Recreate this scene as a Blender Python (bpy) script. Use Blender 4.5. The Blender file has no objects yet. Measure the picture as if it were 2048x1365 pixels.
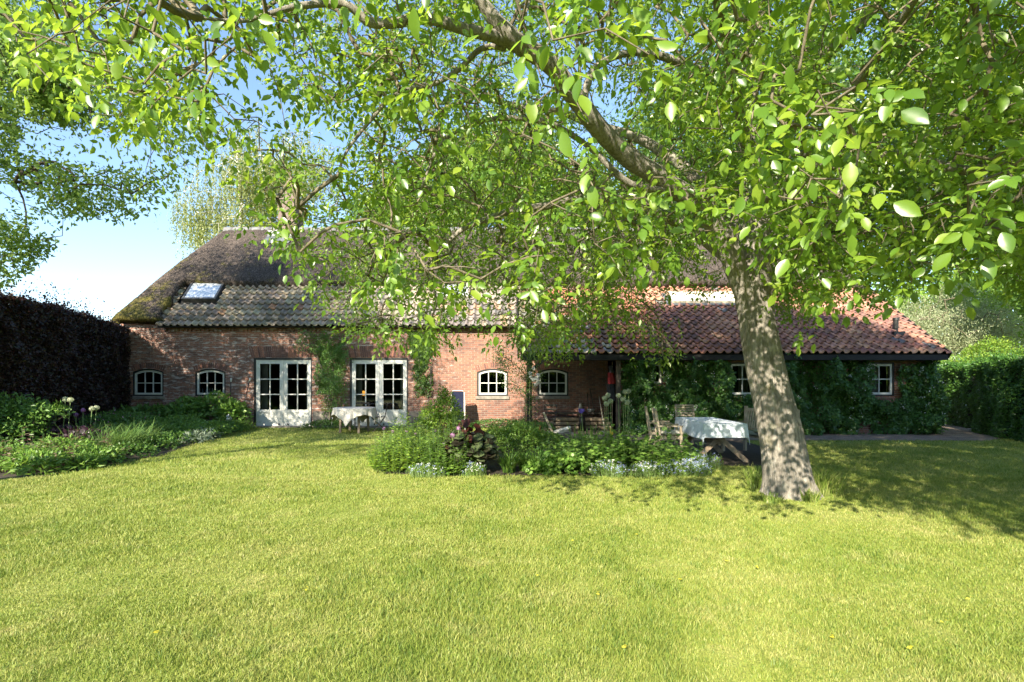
import bpy, bmesh, math, random
import numpy as np
from mathutils import Vector, Matrix, noise

# ------------------------------------------------------------------ camera, sky, sun, exposure
S = bpy.context.scene
COL = S.collection
R = math.radians
cam_d = bpy.data.cameras.new("camera")
cam_d.lens = 18.0
cam_d.sensor_width = 36.0
cam_d.shift_y = 0.0403
cam_d.clip_start = 0.05
cam_d.clip_end = 3000
cam = bpy.data.objects.new("camera", cam_d)
COL.objects.link(cam)
cam.location = (0, 0, 1.5)
cam.rotation_euler = (R(90), 0, 0)
S.camera = cam

SUN_AZ, SUN_EL = R(25), R(29)          # light travels towards (+sin az, +cos az), downwards
W = bpy.data.worlds.new("World")
S.world = W
W.use_nodes = True
wn = W.node_tree
bg = wn.nodes["Background"]
sky = wn.nodes.new("ShaderNodeTexSky")
sky.sky_type = 'NISHITA'
sky.sun_disc = False
sky.sun_elevation = SUN_EL
sky.sun_rotation = math.pi + SUN_AZ
sky.altitude = 0
sky.air_density = 1.0
sky.dust_density = 0.35
sky.ozone_density = 2.2
wn.links.new(sky.outputs[0], bg.inputs[0])
bg.inputs[1].default_value = 0.118
sun_d = bpy.data.lights.new("sun", 'SUN')
sun_d.energy = 5.0
sun_d.angle = R(0.53)
sun_d.color = (1.0, 0.90, 0.74)
sun = bpy.data.objects.new("sun", sun_d)
COL.objects.link(sun)
ldir = Vector((math.sin(SUN_AZ) * math.cos(SUN_EL), math.cos(SUN_AZ) * math.cos(SUN_EL), -math.sin(SUN_EL)))
sun.rotation_euler = ldir.to_track_quat('-Z', 'Y').to_euler()
sun.location = (-12, -20, 18)
S.view_settings.view_transform = 'Standard'
S.view_settings.look = 'None'
S.view_settings.gamma = 1
S.view_settings.use_curve_mapping = False
S.view_settings.exposure = 1.68
S.cycles.max_bounces = 7
S.cycles.diffuse_bounces = 3
S.cycles.glossy_bounces = 2
S.cycles.transmission_bounces = 4
S.cycles.transparent_max_bounces = 8
S.cycles.caustics_reflective = False
S.cycles.caustics_refractive = False

KX = math.sin(SUN_AZ) / math.tan(SUN_EL)   # ground offset of a shadow per metre of height
KY = math.cos(SUN_AZ) / math.tan(SUN_EL)
rng = np.random.default_rng(11)
random.seed(5)

# ------------------------------------------------------------------ helpers
def PP(px, py, Y):
    """photo pixel (2048 wide) at distance Y from the camera -> point in the garden"""
    return Vector(((px - 1024) / 1024 * Y, Y, 1.5 - (py - 765) / 1024 * Y))

def tag(o, label=None, cat=None, group=None, kind=None):
    if label: o['label'] = label
    if cat: o['category'] = cat
    if group: o['group'] = group
    if kind: o['kind'] = kind
    return o

def empty(name, loc=(0, 0, 0), rz=0.0, label=None, cat=None, group=None):
    o = bpy.data.objects.new(name, None)
    COL.objects.link(o)
    o.location = loc
    o.rotation_euler = (0, 0, rz)
    o.empty_display_size = .2
    return tag(o, label, cat, group)

def link(name, me, mat=None, parent=None, smooth=False):
    o = bpy.data.objects.new(name, me)
    COL.objects.link(o)
    if mat is not None:
        me.materials.append(mat)
    if parent is not None:
        o.parent = parent
    if smooth:
        me.polygons.foreach_set('use_smooth', np.ones(len(me.polygons), dtype=bool))
    return o

class MB:
    """collects simple shapes into one mesh"""
    def __init__(s): s.v = []; s.f = []
    def add(s, vs, fs):
        n = len(s.v); s.v += [tuple(v) for v in vs]; s.f += [tuple(i + n for i in f) for f in fs]
        return s
    def box(s, x0, x1, y0, y1, z0, z1, M=None):
        vs = [Vector(p) for p in ((x0,y0,z0),(x1,y0,z0),(x1,y1,z0),(x0,y1,z0),(x0,y0,z1),(x1,y0,z1),(x1,y1,z1),(x0,y1,z1))]
        if M is not None: vs = [M @ v for v in vs]
        return s.add(vs, [(0,3,2,1),(4,5,6,7),(0,1,5,4),(1,2,6,5),(2,3,7,6),(3,0,4,7)])
    def bar(s, a, b, w, d, up=(0, 0, 1)):
        a, b = Vector(a), Vector(b); t = (b - a).normalized(); up = Vector(up)
        if abs(t.dot(up)) > .98: up = Vector((0, 1, 0))
        x = t.cross(up).normalized() * w / 2; y = x.cross(t).normalized() * d / 2
        vs = [a-x-y, a+x-y, a+x+y, a-x+y, b-x-y, b+x-y, b+x+y, b-x+y]
        return s.add(vs, [(0,3,2,1),(4,5,6,7),(0,1,5,4),(1,2,6,5),(2,3,7,6),(3,0,4,7)])
    def tube(s, pts, rad, n=8, cap=True):
        pts = [Vector(p) for p in pts]
        if not hasattr(rad, '__len__'): rad = [rad] * len(pts)
        base = len(s.v); u = None
        for i, p in enumerate(pts):
            t = (pts[min(i+1, len(pts)-1)] - pts[max(i-1, 0)]).normalized()
            if u is None:
                u = t.orthogonal().normalized()
            u = (u - t * u.dot(t)).normalized(); w = t.cross(u)
            for k in range(n):
                a = 2 * math.pi * k / n
                s.v.append(tuple(p + (u * math.cos(a) + w * math.sin(a)) * rad[i]))
        for i in range(len(pts) - 1):
            for k in range(n):
                a0 = base + i*n + k; a1 = base + i*n + (k+1) % n
                s.f.append((a0, a1, a1 + n, a0 + n))
        if cap:
            s.f.append(tuple(base + k for k in reversed(range(n))))
            s.f.append(tuple(base + (len(pts)-1)*n + k for k in range(n)))
        return s
    def ball(s, c, r, nu=12, nv=8, sx=1, sy=1, sz=1):
        c = Vector(c); base = len(s.v)
        for j in range(nv + 1):
            th = math.pi * j / nv
            for i in range(nu):
                ph = 2 * math.pi * i / nu
                s.v.append((c.x + r*sx*math.sin(th)*math.cos(ph), c.y + r*sy*math.sin(th)*math.sin(ph), c.z + r*sz*math.cos(th)))
        for j in range(nv):
            for i in range(nu):
                a = base + j*nu + i; b = base + j*nu + (i+1) % nu
                s.f.append((a, a + nu, b + nu, b))
        return s
    def build(s, name, mat=None, parent=None, smooth=False, bevel=0):
        me = bpy.data.meshes.new(name)
        me.from_pydata(s.v, [], s.f); me.update()
        o = link(name, me, mat, parent, smooth)
        if bevel:
            m = o.modifiers.new('b', 'BEVEL'); m.width = bevel; m.segments = 2; m.limit_method = 'ANGLE'
        return o

def npmesh(name, V, polys, mat=None, parent=None, attrs=None, cols=None, smooth=False):
    """V (n,3); polys list of (m,k) index arrays; attrs name->(n,) float per point; cols name->(n,3)"""
    me = bpy.data.meshes.new(name)
    V = np.ascontiguousarray(V, dtype=np.float32)
    me.vertices.add(len(V)); me.vertices.foreach_set('co', V.ravel())
    polys = [np.asarray(p, dtype=np.int32) for p in polys if len(p)]
    loops = np.concatenate([p.ravel() for p in polys])
    tot = np.concatenate([np.full(len(p), p.shape[1], dtype=np.int32) for p in polys])
    st = np.concatenate([[0], np.cumsum(tot)[:-1]]).astype(np.int32)
    me.loops.add(len(loops)); me.loops.foreach_set('vertex_index', loops)
    me.polygons.add(len(tot)); me.polygons.foreach_set('loop_start', st)
    try: me.polygons.foreach_set('loop_total', tot)
    except Exception: pass
    me.update(calc_edges=True)
    for k, a in (attrs or {}).items():
        at = me.attributes.new(k, 'FLOAT', 'POINT'); at.data.foreach_set('value', np.asarray(a, dtype=np.float32))
    for k, a in (cols or {}).items():
        at = me.attributes.new(k, 'FLOAT_COLOR', 'POINT')
        a = np.concatenate([np.asarray(a, dtype=np.float32), np.ones((len(a), 1), np.float32)], 1)
        at.data.foreach_set('color', a.ravel())
    return link(name, me, mat, parent, smooth)

def nrm(a):
    return a / np.maximum(np.linalg.norm(a, axis=-1, keepdims=True), 1e-9)
def rv(n, s=1.0):
    return rng.normal(size=(n, 3)) * s

TEMPL = {
 'fine': ([(0,0,0),(.10,-.20,.03),(.28,-.42,.055),(.52,-.49,.05),(.78,-.33,.01),(1,0,-.12),(.78,.33,.01),(.52,.49,.05),(.28,.42,.055),(.10,.20,.03),(.12,0,0),(.30,0,-.015),(.54,0,-.03),(.80,0,-.06)],
          [(0,1,10),(0,10,9),(4,5,13),(5,6,13)], [(1,2,11,10),(2,3,12,11),(3,4,13,12),(10,11,8,9),(11,12,7,8),(12,13,6,7)]),   # (u along, v across, w along normal), faces
 'walnut': ([(0,0,0),(.22,-.40,.05),(.62,-.46,.04),(1,0,-.12),(.62,.46,.04),(.22,.40,.05),(.3,0,-.02),(.65,0,-.04)],
            [(0,1,6),(0,6,5),(2,3,7),(3,4,7)], [(1,2,7,6),(6,7,4,5)]),
 'oval': ([(0,0,0),(.4,-.45,.06),(1,0,-.08),(.4,.45,.06),(.5,0,-.02)], [], [(0,1,2,4),(0,4,2,3)]),
 'quad': ([(0,0,0),(.45,-.42,.07),(1,0,-.05),(.45,.42,.07)], [], [(0,1,2,3)]),
 'round': ([(0,0,0)] + [(.5+.55*math.cos(a), .52*math.sin(a), .05+.03*math.cos(3*a)) for a in np.linspace(math.pi*.88, -math.pi*.88, 9)] + [(.5,0,-.02)],
           [(0,1,10)] + [(i, i+1, 10) for i in range(1, 9)] + [(9,0,10)], []),
 'maple': ([(0,0,0),(.05,-.32,0),(.28,-.22,0),(.45,-.5,-.04),(.55,-.2,.02),(1,0,-.1),(.55,.2,.02),(.45,.5,-.04),(.28,.22,0),(.05,.32,0),(.35,0,0)],
           [(i, i+1, 10) for i in range(0, 9)] + [(9,0,10)], []),
}
def leafgeo(pos, ax, nor, L, Wd, templ='quad', rnd=None):
    n = len(pos)
    tv, tri, quad = TEMPL[templ]
    tv = np.array(tv); k = len(tv)
    ax = nrm(ax); side = nrm(np.cross(nor, ax)); nn = np.cross(ax, side)
    L = np.broadcast_to(L, (n,))[:, None, None]; Wd = np.broadcast_to(Wd, (n,))[:, None, None]
    V = pos[:, None, :] + ax[:, None, :] * tv[None, :, 0:1] * L + side[:, None, :] * tv[None, :, 1:2] * Wd + nn[:, None, :] * tv[None, :, 2:3] * L
    off = (np.arange(n) * k)[:, None, None]
    polys = []
    for t in (tri, quad):
        if len(t): polys.append((np.array(t)[None] + off).reshape(-1, len(t[0])))
    if rnd is None: rnd = rng.random(n)
    return V.reshape(-1, 3), polys, np.repeat(rnd, k)

def leafmesh(name, geos, mat, parent=None):
    Vs, P, Rn, o = [], {}, [], 0
    for V, polys, r in geos:
        for p in polys: P.setdefault(p.shape[1], []).append(p + o)
        Vs.append(V); Rn.append(r); o += len(V)
    return npmesh(name, np.concatenate(Vs), [np.concatenate(v) for v in P.values()], mat, parent, attrs={'rnd': np.concatenate(Rn)})

def prisms(A, B, ra, rb, sides=4):
    n = len(A); t = nrm(B - A)
    ref = np.where(np.abs(t[:, 2:3]) > .9, np.array([[1., 0, 0]]), np.array([[0, 0, 1.]]))
    u = nrm(np.cross(t, ref)); w = np.cross(t, u)
    V = []
    for P, r in ((A, ra), (B, rb)):
        for k in range(sides):
            a = 2 * math.pi * k / sides
            V.append(P + (u * math.cos(a) + w * math.sin(a)) * np.reshape(r, (-1, 1)))
    V = np.stack(V, 1).reshape(-1, 3)
    f = np.array([(k, (k+1) % sides, sides + (k+1) % sides, sides + k) for k in range(sides)])
    return V, (f[None] + (np.arange(n) * 2 * sides)[:, None, None]).reshape(-1, 4)

def grow(nodes, attract, seg=.3, wob=.05, sag=0.0):
    """nodes (n,3) existing wood; returns nodes, parent, n0"""
    n0 = len(nodes)
    N = np.zeros((n0 + len(attract) * 12, 3), np.float32); N[:n0] = nodes
    par = np.full(len(N), -1, np.int64); cnt = n0
    d0 = np.array([np.min(np.sum((nodes - a) ** 2, 1)) for a in attract])
    tips = np.zeros(len(attract), np.int64)
    for i in np.argsort(d0):
        a = attract[i]
        d2 = np.sum((N[:cnt] - a) ** 2, 1); j = int(np.argmin(d2)); d = math.sqrt(d2[j])
        k = min(10, max(1, int(math.ceil(d / seg))))
        p0 = N[j].copy(); prev = j
        perp = rng.normal(size=3) * wob * d
        for q in range(1, k + 1):
            t = q / k
            p = p0 + (a - p0) * t + perp * math.sin(math.pi * t) + np.array([0, 0, sag * d * math.sin(math.pi * t)])
            if q < k: p = p + rng.normal(size=3) * wob * .35 * seg
            if cnt >= len(N): break
            N[cnt] = p; par[cnt] = prev; prev = cnt; cnt += 1
        tips[i] = prev
    return N[:cnt], par[:cnt], n0, tips

def wood(name, N, par, n0, mat, parent, r0=.0035, p=.42, rmax=.12, sides=4, smin=None):
    w = np.ones(len(N))
    for i in range(len(N) - 1, n0 - 1, -1):
        if par[i] >= n0: w[par[i]] += w[i] * 1.0
    r = np.minimum(r0 * w ** p, rmax)
    idx = np.arange(n0, len(N)); pa = par[idx]
    rp = np.where(pa >= n0, r[pa], r[idx] * 1.1)
    rp = np.minimum(rp, r[idx] * 1.6)
    V, F = prisms(N[pa].astype(float), N[idx].astype(float), rp, r[idx], sides)
    return npmesh(name, V, [F], mat, parent, smooth=True)

def catmull(pts, rad, step=6):
    P = [Vector(p) for p in pts]; out = []; ro = []
    for i in range(len(P) - 1):
        a, b, c, d = P[max(i-1, 0)], P[i], P[i+1], P[min(i+2, len(P)-1)]
        for k in range(step):
            t = k / step
            out.append(.5 * ((2*b) + (c - a)*t + (2*a - 5*b + 4*c - d)*t*t + (3*b - a - 3*c + d)*t**3))
            ro.append(rad[i] * (1-t) + rad[i+1] * t)
    out.append(P[-1]); ro.append(rad[-1])
    return out, ro

# ------------------------------------------------------------------ materials
def mk(name):
    m = bpy.data.materials.new(name); m.use_nodes = True
    nt = m.node_tree; b = nt.nodes["Principled BSDF"]
    return m, nt, b
def N_(nt, t, **kw):
    n = nt.nodes.new(t)
    for k, v in kw.items(): setattr(n, k, v)
    return n
def ramp(nt, fac, stops, interp='LINEAR'):
    r = N_(nt, 'ShaderNodeValToRGB'); r.color_ramp.interpolation = interp
    els = r.color_ramp.elements
    while len(els) < len(stops): els.new(.5)
    for e, (p, c) in zip(els, stops):
        e.position = p; e.color = (*c, 1) if len(c) == 3 else c
    nt.links.new(fac, r.inputs[0]); return r.outputs[0]
def coords(nt, scale=(1, 1, 1), which='Object'):
    tc = N_(nt, 'ShaderNodeTexCoord'); mp = N_(nt, 'ShaderNodeMapping')
    mp.inputs['Scale'].default_value = scale
    nt.links.new(tc.outputs[which], mp.inputs[0]); return mp.outputs[0]
def noise_(nt, vec, scale, detail=4, rough=.6, dist=0):
    n = N_(nt, 'ShaderNodeTexNoise'); n.inputs['Scale'].default_value = scale
    n.inputs['Detail'].default_value = detail; n.inputs['Roughness'].default_value = rough
    n.inputs['Distortion'].default_value = dist
    nt.links.new(vec, n.inputs['Vector']); return n.outputs['Fac']
def mixc(nt, fac, a, b, mode='MIX'):
    m = N_(nt, 'ShaderNodeMix', data_type='RGBA', blend_type=mode)
    for s, v in ((0, fac), (6, a), (7, b)):
        if hasattr(v, 'is_linked') or isinstance(v, bpy.types.NodeSocket): nt.links.new(v, m.inputs[s])
        elif s == 0: m.inputs[0].default_value = v
        else: m.inputs[s].default_value = (*v, 1)
    return m.outputs[2]
def bump(nt, b, h, strength=.3, dist=.02):
    n = N_(nt, 'ShaderNodeBump'); n.inputs['Strength'].default_value = strength; n.inputs['Distance'].default_value = dist
    nt.links.new(h, n.inputs['Height']); nt.links.new(n.outputs[0], b.inputs['Normal'])

def simple(name, stops, scale=5, rough=.7, stretch=(1, 1, 1), bstr=0, bdist=.01, metal=0, detail=4):
    m, nt, b = mk(name)
    v = coords(nt, stretch); f = noise_(nt, v, scale, detail)
    nt.links.new(ramp(nt, f, [(.3 + .4 * i / max(1, len(stops)-1), c) for i, c in enumerate(stops)]), b.inputs['Base Color'])
    b.inputs['Roughness'].default_value = rough; b.inputs['Metallic'].default_value = metal
    if bstr: bump(nt, b, f, bstr, bdist)
    return m

def leafmat(name, stops, transl=(.35, .5, .05), tf=.45, rough=.42, spec=.45, patch=0):
    m, nt, b = mk(name)
    at = N_(nt, 'ShaderNodeAttribute', attribute_name='rnd')
    n = len(stops)
    fac = at.outputs['Fac']
    if patch:
        nf = noise_(nt, coords(nt), patch, 2)
        mm = N_(nt, 'ShaderNodeMath', operation='ADD'); nt.links.new(fac, mm.inputs[0])
        m2 = N_(nt, 'ShaderNodeMath', operation='MULTIPLY_ADD'); nt.links.new(nf, m2.inputs[0]); m2.inputs[1].default_value = 1.6; m2.inputs[2].default_value = -.8
        nt.links.new(m2.outputs[0], mm.inputs[1]); fac = mm.outputs[0]
    c = ramp(nt, fac, [(i / max(1, n-1), s) for i, s in enumerate(stops)])
    nt.links.new(c, b.inputs['Base Color'])
    b.inputs['Roughness'].default_value = rough
    b.inputs['Specular IOR Level'].default_value = spec
    tr = N_(nt, 'ShaderNodeBsdfTranslucent')
    nt.links.new(mixc(nt, .55, c, transl), tr.inputs[0])
    mx = N_(nt, 'ShaderNodeMixShader'); mx.inputs[0].default_value = tf
    out = nt.nodes['Material Output']
    nt.links.new(b.outputs[0], mx.inputs[1]); nt.links.new(tr.outputs[0], mx.inputs[2]); nt.links.new(mx.outputs[0], out.inputs[0])
    return m

def brickmat(name, vecmode='x', whitish=1.0, dark=1.0, bw=.215, rh=.066):
    m, nt, b = mk(name)
    tc = N_(nt, 'ShaderNodeTexCoord'); sx = N_(nt, 'ShaderNodeSeparateXYZ'); nt.links.new(tc.outputs['Object'], sx.inputs[0])
    ad = N_(nt, 'ShaderNodeMath', operation='ADD'); nt.links.new(sx.outputs[0], ad.inputs[0]); nt.links.new(sx.outputs[1], ad.inputs[1])
    cx = N_(nt, 'ShaderNodeCombineXYZ'); nt.links.new(ad.outputs[0], cx.inputs[0]); nt.links.new(sx.outputs[2], cx.inputs[1])
    # slightly wandering courses
    wob = N_(nt, 'ShaderNodeTexNoise'); wob.inputs['Scale'].default_value = 2.5; nt.links.new(cx.outputs[0], wob.inputs['Vector'])
    vm = N_(nt, 'ShaderNodeVectorMath', operation='MULTIPLY_ADD'); nt.links.new(wob.outputs['Color'], vm.inputs[0])
    vm.inputs[1].default_value = (.03, .02, 0); nt.links.new(cx.outputs[0], vm.inputs[2])
    br = N_(nt, 'ShaderNodeTexBrick'); nt.links.new(vm.outputs[0], br.inputs['Vector'])
    br.inputs['Scale'].default_value = 1; br.inputs['Brick Width'].default_value = bw; br.inputs['Row Height'].default_value = rh
    br.inputs['Mortar Size'].default_value = .0075; br.inputs['Mortar Smooth'].default_value = .25; br.inputs['Bias'].default_value = -.1
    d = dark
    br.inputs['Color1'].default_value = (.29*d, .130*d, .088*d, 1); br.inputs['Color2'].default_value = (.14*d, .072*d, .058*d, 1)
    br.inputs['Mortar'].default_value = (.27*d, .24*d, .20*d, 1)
    v = cx.outputs[0]
    c = br.outputs['Color']
    n1 = noise_(nt, v, .8, 5, .65)
    c = mixc(nt, 1.0, c, ramp(nt, n1, [(.3, (.5, .5, .55)), (.5, (1, .95, .9)), (.72, (1.5, 1.25, 1.1))]), 'MULTIPLY')
    # orange patches
    # lime bloom: bricks and joints left pale, in streaks along the courses
    mp = N_(nt, 'ShaderNodeMapping'); mp.inputs['Scale'].default_value = (3.2, 13, 1); nt.links.new(vm.outputs[0], mp.inputs[0])
    n3 = noise_(nt, mp.outputs[0], 1.0, 3, .75)
    # stronger where x < -3
    mr = N_(nt, 'ShaderNodeMapRange'); nt.links.new(sx.outputs[0], mr.inputs[0])
    mr.inputs[1].default_value = -1.0; mr.inputs[2].default_value = -5.0; mr.inputs[3].default_value = .02; mr.inputs[4].default_value = .14 * whitish
    ml = N_(nt, 'ShaderNodeMath', operation='ADD'); nt.links.new(n3, ml.inputs[0]); nt.links.new(mr.outputs[0], ml.inputs[1])
    wf = ramp(nt, ml.outputs[0], [(.66, (0, 0, 0)), (.76, (.8, .8, .8))])
    c = mixc(nt, wf, c, (.52*d, .46*d, .42*d))
    nt.links.new(c, b.inputs['Base Color'])
    b.inputs['Roughness'].default_value = .88
    n2 = noise_(nt, v, 30, 4)
    s1 = N_(nt, 'ShaderNodeMath', operation='MULTIPLY_ADD'); nt.links.new(br.outputs['Fac'], s1.inputs[0]); s1.inputs[1].default_value = -1.0; nt.links.new(n2, s1.inputs[2])
    bump(nt, b, s1.outputs[0], .7, .012)
    return m

M = {}
M['brick'] = brickmat('old_brick')
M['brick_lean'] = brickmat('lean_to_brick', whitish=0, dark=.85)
M['white'] = simple('white_paint', [(.52, .52, .47), (.66, .66, .61)], 6, .45)
M['black'] = simple('black_paint', [(.008, .008, .008), (.02, .02, .018)], 8, .5)
M['tar'] = simple('tarred_board', [(.004, .004, .004), (.010, .010, .009)], 4, .8, (1, 1, 6))
M['stone'] = simple('weathered_stone', [(.14, .12, .10), (.28, .25, .21)], 7, .9, bstr=.3)
M['teak'] = simple('weathered_teak', [(.16, .12, .08), (.34, .27, .19)], 9, .75, (1, 1, 1), .2)
M['teak_dark'] = simple('dark_wood', [(.03, .025, .02), (.09, .07, .05)], 9, .8, (1, 1, 1), .2)
M['metal'] = simple('dark_iron', [(.02, .02, .02), (.05, .045, .04)], 12, .5, metal=.4)
M['greym'] = simple('grey_metal', [(.35, .36, .37), (.55, .56, .57)], 12, .4, metal=.3)
M['linen'] = simple('natural_linen', [(.52, .48, .42), (.64, .60, .54)], 20, .95, bstr=.15, bdist=.003)
M['blue_cloth'] = simple('pale_blue_cloth', [(.56, .62, .68), (.68, .73, .78)], 8, .9, bstr=.15, bdist=.003)
M['terracotta'] = simple('terracotta', [(.30, .10, .045), (.42, .17, .08)], 8, .85)
M['soil'] = simple('dark_soil', [(.020, .015, .009), (.055, .040, .024)], 9, .95, bstr=.8, bdist=.03, detail=7)
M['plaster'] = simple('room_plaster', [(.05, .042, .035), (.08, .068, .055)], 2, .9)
M['cush'] = simple('grey_green_cushion', [(.20, .22, .17), (.30, .31, .24)], 30, .95)
M['cush_l'] = simple('pale_cushion', [(.45, .43, .36), (.58, .55, .46)], 20, .95)
M['lounger'] = simple('navy_canvas', [(.005, .007, .024), (.009, .013, .04)], 20, 1.0)
M['red'] = simple('red_canvas', [(.17, .008, .012), (.25, .012, .018)], 14, .8)
M['navy'] = simple('dark_canvas', [(.012, .014, .02), (.03, .03, .04)], 14, .8)
M['yellow'] = simple('yellow_plastic', [(.65, .45, .03), (.75, .55, .05)], 5, .4)
M['ridge'] = simple('pale_ridge_cement', [(.11, .11, .11), (.19, .19, .19)], 5, .8, bstr=.3)
M['lead'] = simple('lead_flashing', [(.10, .11, .115), (.17, .18, .185)], 6, .45, metal=.2)
M['chim'] = simple('chimney_brick', [(.13, .09, .075), (.20, .15, .13)], 14, .9, (1, 1, 3), .3)
M['chim_dark'] = M['chim']
M['cream'] = simple('cream_board', [(.52, .47, .36), (.68, .63, .50)], 3, .7, (1, 5, 5))

def bark(name, stops, moss=0.0, s=6):
    m, nt, b = mk(name)
    v = coords(nt, (s, s, s * .13)); f = noise_(nt, v, 3.2, 9, .75, .5)
    f2 = noise_(nt, coords(nt), 2.2, 4, .6)
    c = ramp(nt, f, [(.32 + .34 * i / (len(stops)-1), q) for i, q in enumerate(stops)])
    if moss:
        mf = ramp(nt, f2, [(.60 - moss * .1, (0, 0, 0)), (.72 - moss * .08, (.85, .85, .85))])
        c = mixc(nt, mf, c, (.10, .095, .022))
        c = mixc(nt, ramp(nt, noise_(nt, coords(nt), 6, 3), [(.60, (0,0,0)), (.68, (.5,.5,.5))]), c, (.42, .40, .32))
    nt.links.new(c, b.inputs['Base Color']); b.inputs['Roughness'].default_value = .92
    bump(nt, b, f, 1.0, .05)
    return m
M['bark'] = bark('walnut_bark', [(.09, .078, .062), (.26, .235, .195), (.42, .385, .33)], moss=.12, s=9)
M['bark_twig'] = bark('walnut_twig', [(.09, .075, .045), (.26, .22, .15)], 0, 3)
M['bark_dark'] = bark('dark_bark', [(.03, .022, .017), (.10, .075, .055)], 0, 4)
M['bark_birch'] = bark('birch_bark', [(.10, .09, .08), (.55, .53, .48), (.65, .63, .58)], 0, 1.2)

M['walnut'] = leafmat('walnut_leaf', [(.055, .125, .018), (.10, .20, .022), (.17, .28, .028), (.28, .35, .04)], (.50, .68, .05), .5, .34, .6)
M['plum'] = leafmat('plum_leaf', [(.07, .14, .03), (.12, .21, .04), (.20, .30, .06)], (.42, .58, .1), .5, .45)
M['birch'] = leafmat('birch_leaf', [(.13, .17, .05), (.21, .25, .08), (.28, .30, .10)], (.45, .5, .12), .45)
M['bgtree'] = leafmat('lime_leaf', [(.09, .19, .03), (.15, .28, .04), (.24, .36, .06)], (.45, .6, .08), .45, patch=.5)
M['bgdark'] = leafmat('oak_leaf', [(.045, .11, .022), (.085, .17, .03), (.14, .24, .045)], (.32, .5, .07), .42, patch=.5)
M['willow'] = leafmat('willow_leaf', [(.24, .29, .15), (.32, .37, .20), (.40, .43, .26)], (.5, .55, .28), .35)
M['shrub_y'] = leafmat('lime_shrub_leaf', [(.10, .20, .025), (.17, .28, .04), (.26, .36, .05)], (.45, .6, .07), .4)
M['shrub_g'] = leafmat('green_shrub_leaf', [(.065, .15, .03), (.11, .22, .042), (.18, .30, .06)], (.25, .42, .06), .35)
M['copper'] = leafmat('copper_beech_leaf', [(.018, .018, .012), (.030, .019, .014), (.055, .024, .020), (.026, .040, .016)], (.15, .03, .03), .2, .4, .4)
M['beech'] = leafmat('beech_hedge_leaf', [(.035, .10, .018), (.065, .16, .026), (.11, .22, .035)], (.2, .38, .05), .3, .4)
M['climber'] = leafmat('climber_leaf', [(.03, .085, .018), (.055, .14, .028), (.11, .22, .045)], (.2, .36, .05), .3, .38)
M['ivy'] = leafmat('ivy_leaf', [(.05, .11, .02), (.08, .16, .03), (.13, .21, .04)], (.3, .45, .06), .35)
M['dayl'] = leafmat('daylily_leaf', [(.06, .14, .025), (.10, .20, .035), (.17, .27, .05)], (.35, .5, .08), .35)
M['lig'] = leafmat('ligularia_leaf', [(.028, .022, .018), (.045, .05, .022), (.09, .12, .05), (.13, .16, .07)], (.22, .10, .05), .2, .4)
M['lig_under'] = leafmat('ligularia_purple', [(.05, .012, .012), (.09, .025, .015)], (.3, .06, .03), .3)
M['loose'] = leafmat('purple_loosestrife_leaf', [(.11, .05, .05), (.20, .11, .10), (.14, .17, .06), (.30, .20, .16)], (.4, .15, .1), .3)
M['grey_leaf'] = leafmat('silver_leaf', [(.20, .26, .18), (.30, .36, .25)], (.4, .5, .3), .25)
M['f_white'] = leafmat('white_petal', [(.75, .75, .70), (.85, .85, .82)], (.8, .8, .75), .3, .6, .2)
M['f_blue'] = leafmat('blue_petal', [(.22, .28, .62), (.36, .42, .75), (.50, .55, .80)], (.5, .5, .8), .3, .6, .2)
M['f_pink'] = leafmat('pink_petal', [(.55, .18, .34), (.68, .34, .48)], (.7, .3, .45), .3, .6, .2)
M['f_purple'] = leafmat('purple_petal', [(.30, .12, .42), (.48, .26, .55)], (.5, .25, .6), .3, .6, .2)
M['f_cream'] = leafmat('cream_floret', [(.50, .56, .34), (.70, .72, .55)], (.7, .75, .5), .3, .6, .2)
M['f_yellow'] = leafmat('yellow_leaf', [(.55, .50, .05), (.70, .62, .08)], (.8, .7, .1), .3, .6, .2)
M['grass'] = None
M['shrub_y2'] = leafmat('fresh_green_leaf', [(.07, .15, .025), (.12, .22, .035), (.18, .29, .05)], (.38, .55, .07), .4)
M['shrub_g2'] = leafmat('mid_green_leaf', [(.085, .18, .03), (.14, .26, .045), (.22, .34, .065)], (.3, .5, .06), .38)
M['dayl2'] = leafmat('arching_blade', [(.08, .16, .04), (.12, .22, .05), (.18, .27, .08)], (.3, .45, .1), .35)
M['loose2'] = leafmat('heuchera_leaf', [(.04, .025, .035), (.075, .04, .06)], (.2, .08, .12), .25)
M['f_pink2'] = leafmat('lilac_petal', [(.48, .24, .46), (.62, .38, .58)], (.7, .4, .65), .3, .6, .2)
M['f_violet'] = leafmat('violet_petal', [(.16, .10, .50), (.24, .16, .60)], (.3, .2, .8), .3, .6, .2)
M['tuft'] = leafmat('tuft_blade', [(.12, .20, .03), (.20, .28, .05), (.34, .36, .12)], (.4, .5, .1), .4)
M['stone_pale'] = simple('pale_stoneware', [(.40, .37, .32), (.52, .49, .44)], 6, .6)
M['birch_log'] = simple('birch_log_bark', [(.12, .10, .09), (.62, .59, .54), (.70, .67, .62)], 7, .8, (1, 1, 3))
M['greym_dark'] = simple('dark_window_metal', [(.06, .06, .06), (.12, .12, .12)], 6, .5, metal=.4)
M['bottle_blue'] = simple('bluish_bottle', [(.22, .27, .33), (.35, .40, .46)], 6, .3)

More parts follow.
